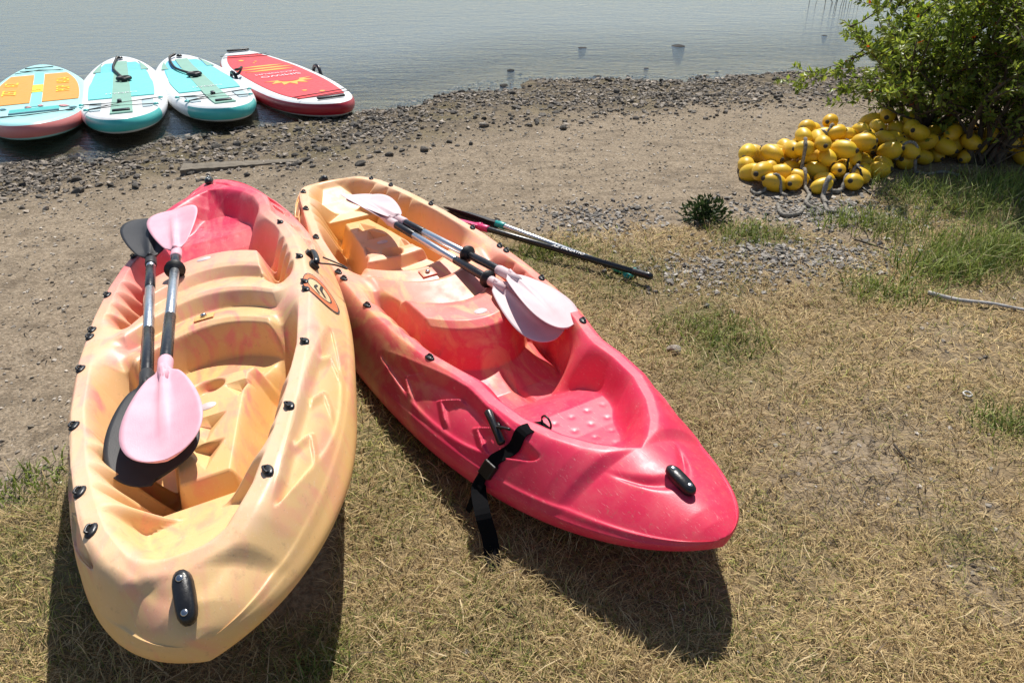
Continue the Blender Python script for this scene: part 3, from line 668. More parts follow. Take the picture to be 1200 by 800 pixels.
    def cord(s, name, pts, r=.006, mat='rubber'): b = MB(); b.tube([s.pt(*p) for p in pts], r*.6, 6); return b.build(name, M[mat], s.root)
    def text(s, body, size, xf, yf, rot, mat, off=.008): return text_mesh(body, size, M[mat], s.root, 'lettering', Matrix.Translation(s.pt(xf, yf, off)) @ Matrix.Rotation(rot, 4, 'Z'))
    def poly(s, name, mat, P, off=.009):
        m = MB(); V = [s.pt(x, y, off) for x, y in P]; n = len(V); m.add(V+[(x, y, z-.004) for x, y, z in V], [tuple(range(n))]+[(j, j+n, (j+1)%n+n, (j+1)%n) for j in range(n)]); return m.build(name, M[mat], s.root, smooth=False)
b1 = Board((40,160), (46,74), .86, 'turquoise paddle board with orange deck pads and a coral pink rail', 'b_mint', 'b_coral', 'b_mint', pw=2.3, tilt=.035)
for sg in (-1, 1):
    lo, hi = (.11, .98) if sg > 0 else (-.98, -.11)
    b1.pad('deck_pad', 'b_orange', -.30, .66, lo, hi, .09)
b1.pad('centre_strip', 'b_aqua', -.42, .72, -.09, .09, .09); b1.pad('yellow_label', 'b_yellow', .02, .28, -.10, .10, .09, .009)
b1.text('ZET', .16, .06, .50, 0, 'b_yellow', .010); b1.text('AZ', .16, .34, .50, 0, 'b_yellow', .010); b1.text('POP', .16, .06, -.50, 0, 'b_yellow', .010); b1.text('AGA', .16, .36, -.50, 0, 'b_yellow', .010)
b1.text('5', .10, .08, .0, 0, 'b_gold', .012)
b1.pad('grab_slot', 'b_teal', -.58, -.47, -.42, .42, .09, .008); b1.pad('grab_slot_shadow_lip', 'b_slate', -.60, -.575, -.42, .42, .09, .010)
b1.cord('bungee', [(-.66,.75),(-.72,.1),(-.66,-.7)], .006); b1.cord('bungee', [(-.72,.6),(-.68,-.6)], .005); b1.cord('bungee', [(.72,.5),(.78,.0),(.72,-.5)], .006); b1.cord('bungee', [(.78,.4),(.74,-.45)], .006); b1.cord('bungee', [(.85,.3),(.85,-.3)], .009)
for k in range(16):
    x, y = -.40-.28*random.random(), (random.random()*1.5-.75); 
    if abs(y) < .45 and x < -.45: continue
    sc = .05+.05*random.random(); b1.poly('printed_leaf', random.choice(['b_blush','b_slate','b_aqua','b_coral']), [(x-.02, y-sc), (x+.012, y-sc*.3), (x+.015, y+sc*.5), (x-.005, y+sc), (x-.025, y+sc*.2)])
def teal_board(near, far, label, leash, tilt):
    B = Board(near, far, .75, label, 'b_white', 'b_white', 'b_white', 'b_teal', pw=2.6, tilt=tilt)
    sp_ = lambda xf: .66-.10*(xf-.2)
    B.pad('deck_pad', 'b_sky', -.32, .78, -.97, .97, .115, .005)
    B.pad('deck_pad', 'b_cyan', -.36, .48, lambda x: -.74+.30*max(0, x), lambda x: .74-.30*max(0, x), .10, .009)
    B.pad('centre_strip', 'b_sage', -.86, .80, lambda x: -.17-.05*(.8-x)*.6, lambda x: .17+.05*(.8-x)*.6, .06, .012)
    for sg in (-1, 1):
        B.pad('tail_patch', 'b_sage', .50, .78, *((.5, .98) if sg > 0 else (-.98, -.5)), .085, .010)
        B.pad('side_panel', 'b_grey', -.70, -.46, *((.42, .66) if sg > 0 else (-.66, -.42)), .06, .008)
    B.text('HYDRO', .075, -.27, 0, -math.pi/2, 'b_white', .015)
    B.cord('bungee', [(-.50,.80),(-.53,0),(-.48,-.80)], .006); B.cord('bungee', [(-.66,.68),(-.62,0),(-.66,-.68)], .006); B.cord('bungee', [(-.50,.80),(-.62,0),(-.66,-.68)], .005); B.cord('bungee', [(-.66,.68),(-.54,0),(-.48,-.80)], .005)
    for x, y in ((-.50,.82),(-.48,-.82),(-.66,.70),(-.66,-.70)): b = MB(); p = B.pt(x, y, .006); b.tube([p, (p[0],p[1],p[2]+.012)], [.022,.016], 10); b.build('bungee_anchor', M['b_teal'], B.root)
    b = MB(); p = B.pt(-.80, 0, .016); b.box(p, (.05, .13, .022)); b.build('nose_handle', M['black'], B.root, bevel=.006)
    b = MB(); p = B.pt(-.52, .04, .02); b.box(p, (.07, .035, .03)); b.build('centre_handle', M['black'], B.root, bevel=.008)
    # coiled leash
    P = spline([B.pt(x, y, .03+.0*x) for x, y in leash], 90); b = MB(); b.tube(P, [.011+.004*math.sin(i*2.1) for i in range(len(P))], 8)
    e = B.pt(*leash[-1], .03); ring = [(e[0]+.05*math.cos(a), e[1]+.055*math.sin(a), e[2]+.005) for a in np.linspace(0, 2*math.pi, 20)]; b.tube(ring, .018, 8, caps=False); b.box((e[0]-.05, e[1], e[2]), (.06, .05, .03))
    lo = b.build('board_leash', M['rubber'], None); lo.matrix_world = B.root.matrix_world.copy()
    b = MB(); p = B.pt(.88, .0, .012); b.tube([p, (p[0],p[1],p[2]+.02)], [.035,.02], 10); b.build('leash_anchor', M['black'], B.root)
    return B, lo
b2, l2 = teal_board((146,154), (140,64), 'white and teal paddle board beside the turquoise orange-padded board', [(.88,.05),(.80,.10),(.55,.18),(.3,.05),(.12,-.08)], .035)
tag(l2, 'black coiled leash on the teal board beside the orange-padded board', 'leash', 'leashes on the teal boards')
b3, l3 = teal_board((273,139), (207,62), 'white and teal paddle board beside the red board', [(.90,.1),(.80,.30),(.5,.36),(.3,.26),(.12,.05)], .035)
tag(l3, 'black leash snaking along the teal board beside the red board', 'leash', 'leashes on the teal boards')
b4 = Board((400,130), (275,59), .80, 'red paddle board with white edges and an orange sun print', 'b_white', 'b_dred', 'b_white', None, pw=2.5, tilt=.02)
b4.pad('deck_pad', 'b_red', -.74, .80, -.97, .97, .095, .006, 30)
b4.text('SIMIWO', .11, -.02, .0, math.pi/2, 'b_white', .012); b4.text('VACHORUM', .075, .07, .0, math.pi/2, 'b_white', .012)
for x, w_ in ((.36,.55),(.28,.75),(.20,.62)): b4.poly('printed_stripe', 'b_gold', [(x-.012,-w_),(x+.02,-w_*.4),(x+.022,w_*.3),(x,w_),(x-.02,w_*.3),(x-.022,-w_*.4)])
P = []
for k in range(13):
    a = math.pi*k/12; r = 1. if k % 2 == 0 else .62; P.append((-.16-.17*r*math.sin(a), .58*r*math.cos(a)))
b4.poly('printed_sun', 'b_gold', P); b4.poly('printed_sun_core', 'b_red', [(-.17-.055*math.sin(a), .25*math.cos(a)) for a in np.linspace(0, math.pi, 12)], .012)
for x, y, r in ((-.52,.1,.05),(-.60,-.2,.055),(.62,.25,.06),(.55,-.05,.035),(.5,.05,.03)): b4.poly('printed_spot', 'b_gold', [(x+r*.35*math.cos(a), y+r*1.1*math.sin(a)) for a in np.linspace(0, 2*math.pi, 12, endpoint=False)])
for x in (-.70,-.78): b4.cord('bungee', [(x,.62),(x+.06,-.66)], .006)
for x in (.74,.80): b4.cord('bungee', [(x,.6),(x-.05,-.6)], .006)
for x, y in ((-.87,0),(.91,0)): b = MB(); p = b4.pt(x, y, .018); b.box(p, (.045, .24, .02)); b.build('carry_handle', M['black'], b4.root, bevel=.006)
for sg in (1, -1): b = MB(); p = b4.pt(.12 if sg > 0 else .02, sg*.97, -.01); b.tube(spline([(p[0]-.12,p[1],p[2]-.02),(p[0]-.05,p[1]*1.02,p[2]+.05),(p[0]+.05,p[1]*1.02,p[2]+.05),(p[0]+.12,p[1],p[2]-.02)], 16), .017, 8); b.build('side_handle', M['black'], b4.root)
b = MB(); p = b4.pt(.10, .84, .03); b.tube([(p[0]+.06*math.cos(a*1.3), p[1]+.04*math.sin(a), p[2]+.03*math.sin(a*.5)+.03) for a in np.linspace(0, 9, 40)], .012, 6); lo = b.build('board_leash', M['rubber'], None); lo.matrix_world = b4.root.matrix_world.copy()
tag(lo, 'black leash bunched on the rail of the red paddle board', 'leash')

# ------------------------------------------------------------------ heap of yellow net floats and rope
M['float'] = None; M['twig'] = simple('dark_twig', (.06, .045, .03), .9, var=.3)
t = NT('yellow_float'); c = t.co(); oi = t.n('ObjectInfo'); n_ = t.noise(c, 22, 4); n2_ = t.noise(c, 70, 4, .7)
col = t.mix(oi.outputs['Random'], (.72, .42, .015), (.80, .53, .03)); col = t.mix(t.math('MULTIPLY', t.ramp(n_, [(.45, (0,0,0)), (.7, (1,1,1))]), .6), col, (.60, .36, .06))
col = t.mix(t.math('MULTIPLY', t.ramp(n2_, [(.62, (0,0,0)), (.7, (1,1,1))]), .6), col, (.30, .20, .06)); t.set(col, .42, 0, .4); M['float'] = t.m
t = NT('grey_rope'); c = t.co(); n_ = t.noise(c, 60, 4, .7); t.set(t.ramp(n_, [(.3, (.12, .105, .085)), (.7, (.40, .37, .32))]), .9, 0, .1).bump(t.noise(c, 150, 3), .8, .006); M['rope'] = t.m
def float_body():
    prof = []
    for a in np.linspace(-1, 1, 17): prof.append((a*.070, max(.014, .050*(1-abs(a)**2.5)**.55)))
    n = 18; V = []; F = []
    for x, r in prof:
        for a in np.linspace(0, 2*math.pi, n, endpoint=False): V.append((x, r*math.cos(a), r*math.sin(a)))
    for i in range(len(prof)-1):
        for j in range(n): F.append((i*n+j, i*n+(j+1)%n, (i+1)*n+(j+1)%n, (i+1)*n+j))
    F += [tuple(range(n))[::-1], tuple((len(prof)-1)*n+j for j in range(n))]
    m = MB(); m.add(V, [f[::-1] for f in F]); return m
tmp = float_body().build('body', M['float']); FME = tmp.data; bpy.data.objects.remove(tmp)
tmp = MB(); tmp.tube([(.064,0,0),(.068,0,0),(.077,0,0),(.08,0,0)], [.015,.0155,.012,.007], 10); tmp = tmp.build('collar', M['twig']); CME = tmp.data; bpy.data.objects.remove(tmp)
RF = .055; placed = []
def heap(n, region, label, group, maxz):
    k = 0
    for i in range(n):
        best = None
        for tr_ in range(26):
            px, py = region(); g = at(px, py, 0); x, y = g[0], g[1]; z = float(T(x, y))+RF*.85
            for q in placed:
                d2 = (x-q[0])**2+(y-q[1])**2
                if d2 < (2*RF)**2: z = max(z, q[2]+math.sqrt((2*RF)**2-d2)*.86)
            if best is None or z < best[2]: best = (x, y, z)
        if best[2] > maxz: continue
        placed.append(best)
        lb = label+(', on its crown' if best[2] > .19 and 'open' in label else ', resting on the ground' if best[2] < .075 else ', in its middle layer' if 'open' in label else '')
        root = empty('net_float', best, None, lb, 'net float', group)
        sc = random.uniform(.86, 1.15); root.scale = (sc*random.uniform(.95, 1.12), sc, sc)
        root.rotation_euler = (random.uniform(0, 6.3), random.uniform(-.45, .45), random.uniform(0, 6.3))
        link('body', FME, None, root); link('collar', CME, None, root); o = link('collar', CME, None, root); o.rotation_euler = (0, 0, math.pi); k += 1
    return k
def reg1():
    a = random.random()*6.283; r = math.sqrt(random.random()); return 955+84*r*math.cos(a), 203+26*r*math.sin(a)+max(0, (955+84*r*math.cos(a)-990))*-.12
def reg1b():
    a = random.random()*6.283; r = math.sqrt(random.random()); return 965+45*r*math.cos(a), 198+14*r*math.sin(a)
def reg2(): return random.uniform(1040, 1205), random.uniform(168, 192)
def reg2b(): return random.uniform(1000, 1060), random.uniform(172, 200)
heap(46, reg1, 'yellow oval net float in the open heap on the sand', 'yellow net floats heaped on the sand', .30)
heap(26, reg1b, 'yellow oval net float in the open heap on the sand', 'yellow net floats heaped on the sand', .34)
nopen = len(placed)
heap(26, reg2b, 'yellow oval net float half hidden under the leaves of the shrub', 'yellow net floats under the shrub', .26)
heap(52, reg2, 'yellow oval net float half hidden under the leaves of the shrub', 'yellow net floats under the shrub', .26)
def topz(x, y):
    z = float(T(x, y))
    for q in placed:
        d2 = (x-q[0])**2+(y-q[1])**2
        if d2 < (RF*.95)**2: z = max(z, q[2]+math.sqrt((RF*.95)**2-d2))
    return z
def rope(pxs, r, label, mat='rope', lift=.006):
    P = []
    for px, py in pxs:
        g = at(px, py, .10)
        P.append(np.array([g[0], g[1], 0]))
    P = spline(P, 70); zz = [topz(p[0], p[1]) for p in P]; zz = np.convolve(np.pad(zz, 3, 'edge'), np.ones(7)/7, 'valid'); zz = np.maximum(zz, [topz(p[0], p[1])-.01 for p in P])
    b = MB(); b.tube([np.array([p[0], p[1], z+r+lift-.006]) for p, z in zip(P, zz)], [r*(1+.13*math.sin(i*1.9)) for i in range(len(P))], 8)
    return tag(b.build('rope', M[mat]), label, 'rope', 'ropes among the net floats')
rope([(915,222),(918,232),(928,236),(940,233),(944,228)], .011, 'grey rope loop lying on sand at the edge of the float heap')
rope([(938,190),(944,200),(952,212),(948,222),(958,228)], .011, 'grey rope running down through the middle of the open float heap')
rope([(972,222),(968,214),(974,208),(986,208),(998,200),(1010,194)], .014, 'thick grey rope knotted between floats near the shrub')
rope([(970,222),(974,230),(986,232),(1000,236),(1004,240)], .010, 'pale grey rope end trailing off the heap towards the grass')
rope([(925,176),(935,180),(950,178),(962,182),(970,178)], .010, 'grey rope over the crown of the open float heap')
rope([(883,206),(890,210),(900,206),(912,206),(925,212)], .009, 'grey rope round the outer floats on the bare sand side')
rope([(985,190),(996,196),(1008,200),(1022,208),(1030,214)], .007, 'thin dark cord tied over floats beside the shrub', 'rubber')
rope([(1048,180),(1070,184),(1090,186),(1110,184),(1130,188)], .010, 'grey rope among the floats under the shrub')

# ------------------------------------------------------------------ shrub
M['leaf'] = None
t = NT('shrub_leaf'); a_ = t.n('Attribute', attribute_name='tint'); t.set(a_.outputs['Color'], .42, 0, .4)
tl = t.n('BsdfTranslucent'); hs = t.n('HueSaturation'); hs.inputs['Value'].default_value = 1.5; hs.inputs['Saturation'].default_value = 1.1; t.l(a_.outputs['Color'], hs.inputs['Color']); t.l(hs.outputs[0], tl.inputs[0])
mx = t.n('MixShader'); mx.inputs[0].default_value = .45; t.l(t.b.outputs[0], mx.inputs[1]); t.l(tl.outputs[0], mx.inputs[2]); t.l(mx.outputs[0], t.out.inputs['Surface']); M['leaf'] = t.m
M['bark'] = simple('shrub_bark', (.085, .06, .04), .9, var=.35, vs=40, bump=.5, bs=60)
def shrub(base, stems, nleaf, label, height, spread, bias, seed, lowcut=.12):
    rs = np.random.RandomState(seed); base = np.array(base, float)
    root = empty('shrub', base, None, label, 'shrub', 'shrubs growing over the net floats')
    b = MB(); twig = []
    def grow(p, d, r, ln, depth):
        n = max(4, int(ln/.07)); P = [p]; q = p.copy(); dd = d.copy()
        for i in range(n):
            dd = dd+rs.normal(0, .16, 3)*np.array([1,1,.6])+np.array([0,0,.05]); dd /= np.linalg.norm(dd); q = q+dd*ln/n
            if q[2] < .06: q[2] = .06; dd[2] = abs(dd[2])
            P.append(q.copy())
            if depth < 2 and i >= 1 and rs.rand() < (.62 if depth == 0 else .5):
                sd_ = dd*.4+rs.normal(0, .6, 3)*np.array([1,1,.7])+np.array([0,0,.02]); sd_ /= np.linalg.norm(sd_)
                grow(q.copy(), sd_, r*.55*(1-.5*i/n), ln*rs.uniform(.32, .55), depth+1)
        b.tube(P, [max(.0016, r*(1-.82*i/n)) for i in range(n+1)], 5 if depth else 7)
        if depth >= 1: twig.append(P)
        else: twig.append(P[len(P)//3:])
    for k in range(stems):
        a = rs.uniform(0, 2*math.pi); tilt = rs.uniform(.1, spread)
        d = np.array([math.cos(a)*tilt+bias[0], math.sin(a)*tilt+bias[1], 1.]); d /= np.linalg.norm(d)
        grow(np.array([rs.normal(0, .05), rs.normal(0, .05), -.02]), d, rs.uniform(.012, .022), height*rs.uniform(.7, 1.1), 0)
    b.build('trunk', M['bark'], root)
    segs = [(P[i], P[i+1]) for P in twig for i in range(len(P)-1)]
    A = np.array([s_[0] for s_ in segs]); B = np.array([s_[1] for s_ in segs]); ii = rs.randint(0, len(segs), nleaf); f_ = rs.rand(nleaf, 1)
    C = A[ii]*(1-f_)+B[ii]*f_; kp = C[:, 2]+rs.normal(0, .05, nleaf) > lowcut; ii, f_, C = ii[kp], f_[kp], C[kp]; nleaf = len(C); D = B[ii]-A[ii]; D /= np.linalg.norm(D, axis=1, keepdims=True)+1e-9
    side = rs.normal(0, 1, (nleaf, 3)); side -= D*(side*D).sum(1, keepdims=True); side /= np.linalg.norm(side, axis=1, keepdims=True)
    ld = D*.55+side*.85+np.array([0,0,.12]); ld /= np.linalg.norm(ld, axis=1, keepdims=True)
    up = rs.normal(0, .45, (nleaf, 3))+np.array([0,0,1.]); wv = np.cross(ld, up); wv /= np.linalg.norm(wv, axis=1, keepdims=True)+1e-9; nv = np.cross(wv, ld)
    Ls = rs.uniform(.026, .060, (nleaf, 1)); Ws = Ls*rs.uniform(.18, .27, (nleaf, 1))
    V = np.stack([C, C+ld*Ls*.45+wv*Ws-nv*Ls*.02, C+ld*Ls*.5-nv*Ls*.09, C+ld*Ls*.45-wv*Ws-nv*Ls*.02, C+ld*Ls-nv*Ls*.10], 1).reshape(-1, 3)
    o_ = np.arange(nleaf)[:, None]*5; F = np.concatenate([o_+np.array([[0,1,2]]), o_+np.array([[0,2,3]]), o_+np.array([[1,4,2]]), o_+np.array([[2,4,3]])])
    g = rs.rand(nleaf, 1); col = np.array([[.10, .155, .026]])*(1-g)+np.array([[.32, .37, .075]])*g; rd = rs.rand(nleaf) < .012; col[rd] = (.30, .07, .03); yl = rs.rand(nleaf) < .05; col[yl] = (.24, .25, .06)
    lm = mesh_np('crown', V, F, False, np.repeat(col, 5, 0)); cr = link('crown', lm, M['leaf'], root); cr['kind'] = 'stuff'
    return root
def onground(px, py): g = at(px, py, 0); g[2] = float(T(g[0], g[1])); return g
shrub(onground(1080, 170), 18, 15000, 'leafy green shrub with slender stems rising out of the float heap', 1.05, 1.0, (-.10, .05), 5, .20)
shrub(onground(1152, 192), 16, 14000, 'dense green shrub with a leaning dark trunk beside the tall grass', 1.3, .85, (.10, .06), 6, .30)
shrub(onground(1215, 172), 13, 11000, 'broad green shrub behind the leaning dark-trunked shrub', 1.4, .8, (.0, .1), 8, .30)
shrub(onground(1300, 185), 10, 8000, 'outermost green shrub beyond the leaning dark-trunked shrub', 1.5, .6, (.0, .0), 9, .25)

# ------------------------------------------------------------------ stones, pebbles, driftwood
def rock_me(seed, sub=2, flat=.6):
    import bmesh
    bm = bmesh.new(); bmesh.ops.create_icosphere(bm, subdivisions=sub, radius=1); rs = np.random.RandomState(seed); ax = rs.uniform(.7, 1.3, 3); ax[2] *= flat
    cuts = [(rs.normal(0, 1, 3), rs.uniform(.55, .85)) for _ in range(7)]
    for v in bm.verts:
        p = np.array(v.co)
        for n, d in cuts:
            n = n/np.linalg.norm(n); k = np.dot(p, n)
            if k > d: p = p-n*(k-d)*.85
        p = p*(1+.06*rs.normal()); v.co = p*ax
    me = bpy.data.meshes.new('rock'); bm.to_mesh(me); bm.free(); return me
def rock_mat(name, a, b_):
    t = NT(name); oi = t.n('ObjectInfo'); c = t.co(); n_ = t.noise(c, 2.2, 5, .7); n2_ = t.noise(c, 9, 4, .7)
    base = t.mix(oi.outputs['Random'], a, b_); base = t.mix(t.math('MULTIPLY', t.ramp(n_, [(.4, (0,0,0)), (.65, (1,1,1))]), .5), base, tuple(v*1.7 for v in b_)); base = t.mix(t.math('MULTIPLY', n2_, .35), base, tuple(v*.5 for v in a))
    t.set(base, .8, 0, .35).bump(n2_, .5, .15); return t.m
M['rock'] = rock_mat('shore_rock', (.075, .067, .055), (.20, .175, .145)); M['rock_wet'] = rock_mat('wet_rock', (.018, .016, .013), (.045, .038, .030)); M['rock_pale'] = rock_mat('pale_rock', (.30, .26, .21), (.38, .33, .27))
RM = [rock_me(100+i) for i in range(8)]
for m in RM: m.materials.append(M['rock'])
def stone(px, py, size, label, group=None, mat=None, z=None, name='shore_stone', flat=1., sink=.25):
    g = at(px, py, ZW if z is None else z); x, y = g[0], g[1]; zz = float(T(x, y))
    me = random.choice(RM); o = bpy.data.objects.new(name, me); COL.objects.link(o)
    if mat: o.material_slots[0].link = 'OBJECT'; o.material_slots[0].material = M[mat]
    o.location = (x, y, zz+size*(.6-sink)*flat*.7); o.scale = (size*random.uniform(.8, 1.25), size*random.uniform(.7, 1.1), size*flat*random.uniform(.7, 1.1)); o.rotation_euler = (random.uniform(-.2, .2), random.uniform(-.2, .2), random.uniform(0, 6.3))
    return tag(o, label, 'stone', group)
def lakestone(px, py, w, label, h=.7, group=None):
    g = at(px, py, ZW+.02); me = random.choice(RM); o = bpy.data.objects.new('lake_stone', me); COL.objects.link(o); o.material_slots[0].link = 'OBJECT'; o.material_slots[0].material = M['rock_wet']
    o.location = (g[0], g[1], ZW-.006); o.scale = (w*1.3, w*1.3, w*.62); o.rotation_euler = (0, 0, random.uniform(0, 6)); return tag(o, label, 'stone', group)
lakestone(794, 52, .085, 'largest dark stone breaking the lake surface'); lakestone(682, 54, .05, 'small dark stone in the lake, further from shore than the pebble bank', .8)
for px, py, w in ((598,80,.045),(610,84,.03),(650,93,.04),(636,98,.05),(668,97,.045),(545,106,.04),(520,112,.05),(700,87,.035),(757,78,.03),(829,86,.03),(840,82,.025),(966,40,.035),(690,98,.06),(590,98,.05),(575,104,.04),(742,92,.04)):
    lakestone(px, py, w, 'small dark wet stone standing in the shallows off the pebble bank', .9, 'wet stones in the shallows')
stone(568, 154, .062, 'pale rounded grey stone alone on the pebble bank behind the red kayak', mat='rock_pale', z=-.05, flat=.9)
stone(789, 412, .036, 'pale grey stone in the green grass patch beside the red kayak', mat='rock_pale', z=0, sink=.05, flat=1.1)
# driftwood slab and sticks
b = MB(); A_ = onground(212, 192); B_ = onground(362, 182); L_ = np.linalg.norm(B_-A_); ax = (B_-A_)/L_; u = np.array([0,0,1.]); R = np.stack([ax, np.cross(u, ax), u], 1)
n = 24; V = []; F = []
for i in range(n+1):
    f_ = i/n; wd = .075*(1-.75*f_**1.5)*(1+.15*random.uniform(-1, 1)); hh_ = .045*(1-.6*f_)
    for yy, zz in ((-wd,-.03),(-wd*.95,hh_*.9),(-wd*.3,hh_*random.uniform(.9,1.15)),(wd*.4,hh_*random.uniform(.85,1.1)),(wd,hh_*.8),(wd,-.03)): V.append((f_*L_, yy, zz))
for i in range(n):
    for j in range(6): F.append((i*6+j, i*6+(j+1)%6, i*6+6+(j+1)%6, i*6+6+j))
F += [tuple(range(6))[::-1], tuple(n*6+j for j in range(6))]; b.add(V, [f[::-1] for f in F])
t = NT('wet_driftwood'); c = t.co(scale=(3, 30, 30)); n_ = t.noise(c, 3, 5, .65); t.set(t.ramp(n_, [(.3, (.10, .08, .055)), (.7, (.24, .20, .145))]), .8).bump(n_, .7, .01); M['drift'] = t.m
o = b.build('driftwood_plank', M['drift'], None, smooth=False); o.matrix_world = M4(R, A_); tag(o, 'flat weathered driftwood plank lying among shore pebbles', 'driftwood')
def stick(P, r, label, mat, name='stick'):
    b = MB(); P = spline(P, 30); b.tube(P, [r*(1-.5*i/len(P)) for i in range(len(P))], 7); return tag(b.build(name, M[mat]), label, 'stick')
M['palestick'] = simple('bleached_stick', (.42, .40, .37), .8, var=.25, vs=50, bump=.4); M['twig'] = simple('dark_twig', (.06, .045, .03), .9, var=.3); M['ring'] = simple('white_plastic', (.62, .60, .56), .5)
G_ = lambda px, py, dz: (lambda g: np.array([g[0], g[1], float(T(g[0], g[1]))+dz]))(at(px, py, 0))
stick([G_(1085,349,.02), G_(1120,356,.022), G_(1160,361,.02), G_(1200,368,.015), G_(1235,372,.015)], .010, 'straight bleached grey stick lying on dry grass below the tall green grass', 'palestick')
stick([G_(1000,283,.02), G_(1025,292,.02), G_(1050,300,.015)], .006, 'thin dark twig on the gravel patch', 'twig')
stick([G_(972,77,-.0)*1, G_(1000,78,.02), G_(1030,84,.02)], .02, 'dark waterlogged branch at the water edge beyond the shrub', 'twig')
stick([G_(1045,528,.012), G_(1060,545,.012), G_(1078,562,.012)], .004, 'short dark twig on the bare patch of the dry lawn', 'twig')
b = MB(); g = G_(1132, 466, .012); b.tube([g+.014*np.array([math.cos(a), math.sin(a)*.9, .15*math.sin(a)]) for a in np.linspace(0, 2*math.pi, 20)], .0035, 6, caps=False); tag(b.build('plastic_ring', M['ring']), 'small white plastic ring lying in dry grass', 'ring')
# the larger stones of the pebble bank, one by one
k = 0; R2 = random.Random(5)
spx = np.array(shore_px, float)
while k < 250:
    px = R2.uniform(-10, 1015); sy = np.interp(px, spx[:, 0], spx[:, 1]); dp = R2.uniform(-5, np.interp(px, [0, 300, 600, 900, 1000], [52, 62, 80, 50, 40]))
    py = sy+dp; s_ = .014+.030*R2.random()**2.2
    if R2.random() > 1-.4*(px < 330): continue
    where = 'below the boards with the orange pads' if px < 130 else 'round the driftwood plank' if px < 400 else 'off the tip of the red board' if px < 540 else 'opposite the largest lake stone' if px < 820 else 'between the lake and the float heap'
    stone(px, py, s_, ('wet dark stone at the lapping edge, ' if dp < 7 else 'dark angular stone in the pebble bank ')+where, 'stones of the pebble bank', 'rock_wet' if dp < 7 else None, z=-.12 if dp < 20 else -.06); k += 1
def scatter_rocks(name, X, Y, S, colA, colB, flat, seed, label, mat):
    rs = np.random.RandomState(seed); n = len(X)
    base = np.array([[1,0,0],[-.5,.87,0],[-.5,-.87,0],[.5,.5,.75],[-.75,.1,.7],[.35,-.55,.8],[0,0,-.6]]); fc = np.array([[3,4,5],[0,1,3],[1,4,3],[1,2,4],[2,5,4],[2,0,5],[0,3,5]])
    J = base[None]+rs.normal(0, .22, (n, 7, 3)); J[:, :, 2] *= flat; a = rs.rand(n)*6.28; c_, s_ = np.cos(a)[:, None], np.sin(a)[:, None]
    V = np.stack([J[:,:,0]*c_-J[:,:,1]*s_, J[:,:,0]*s_+J[:,:,1]*c_, J[:,:,2]], -1)*S[:, None, None]; V += np.stack([X, Y, T(X, Y)+S*.12], -1)[:, None]
    F = (fc[None]+np.arange(n)[:, None, None]*7).reshape(-1, 3); g = rs.rand(n, 1)**1.5; col = np.array(colA)*(1-g)+np.array(colB)*g; col *= rs.uniform(.8, 1.2, (n, 1))
    o = link(name, mesh_np(name, V.reshape(-1, 3), F, False, np.repeat(col, 7, 0)), mat); return tag(o, label, 'pebbles', None, 'stuff')
t = NT('pebble'); a_ = t.n('Attribute', attribute_name='tint'); n_ = t.noise(t.co(), 90, 4, .7); t.set(t.mix(.35, a_.outputs['Color'], t.mix(1, a_.outputs['Color'], n_, 'OVERLAY')), .75, 0, .4); M['pebble'] = t.m
N = 60000; X = RS.uniform(-6, 6, N); D = (RS.rand(N)**1.15*1.25-.18)*bandw(X); Y = shoreY(X)-D; S = .005+.022*RS.rand(N)**3.5
keep = RS.rand(N) < np.clip((1.6*vnoise(X, Y, 1.9, 81, 3)-.25)*sm(1.05, .55, D/bandw(X)), .03, 1); X, Y, S, D = X[keep], Y[keep], S[keep], D[keep]
scatter_rocks('shore_pebbles', X, Y, S, (.05, .042, .032), (.36, .30, .235), .7, 3, 'dark pebbles and shingle along the waterline', M['pebble'])
N = 46000; X = RS.uniform(-4.6, 5, N); Y = RS.uniform(.9, 8.2, N); gm = grassmask(X, Y); dd = shored(X, Y); keep = (dd > .4)*(RS.rand(N) < (1-gm)*.9+.03); X, Y = X[keep], Y[keep]; S = .0028+.009*RS.rand(len(X))**3
scatter_rocks('sand_grit', X, Y, S, (.13, .105, .075), (.52, .46, .38), .6, 4, 'small shell grit and gravel over the sand', M['pebble'])
c0 = [onground(915, 302), onground(985, 302), onground(1010, 250), onground(700, 255), onground(940, 248), onground(830, 320)]
XY = np.concatenate([np.stack([c[0]+RS.normal(0, .22, 700), c[1]+RS.normal(0, .13, 700)], 1) for c in c0]); S = .005+.014*RS.rand(len(XY))**3
scatter_rocks('gravel', XY[:, 0], XY[:, 1], S, (.11, .10, .085), (.42, .38, .33), .7, 5, 'grey gravel showing through the grass', M['pebble'])

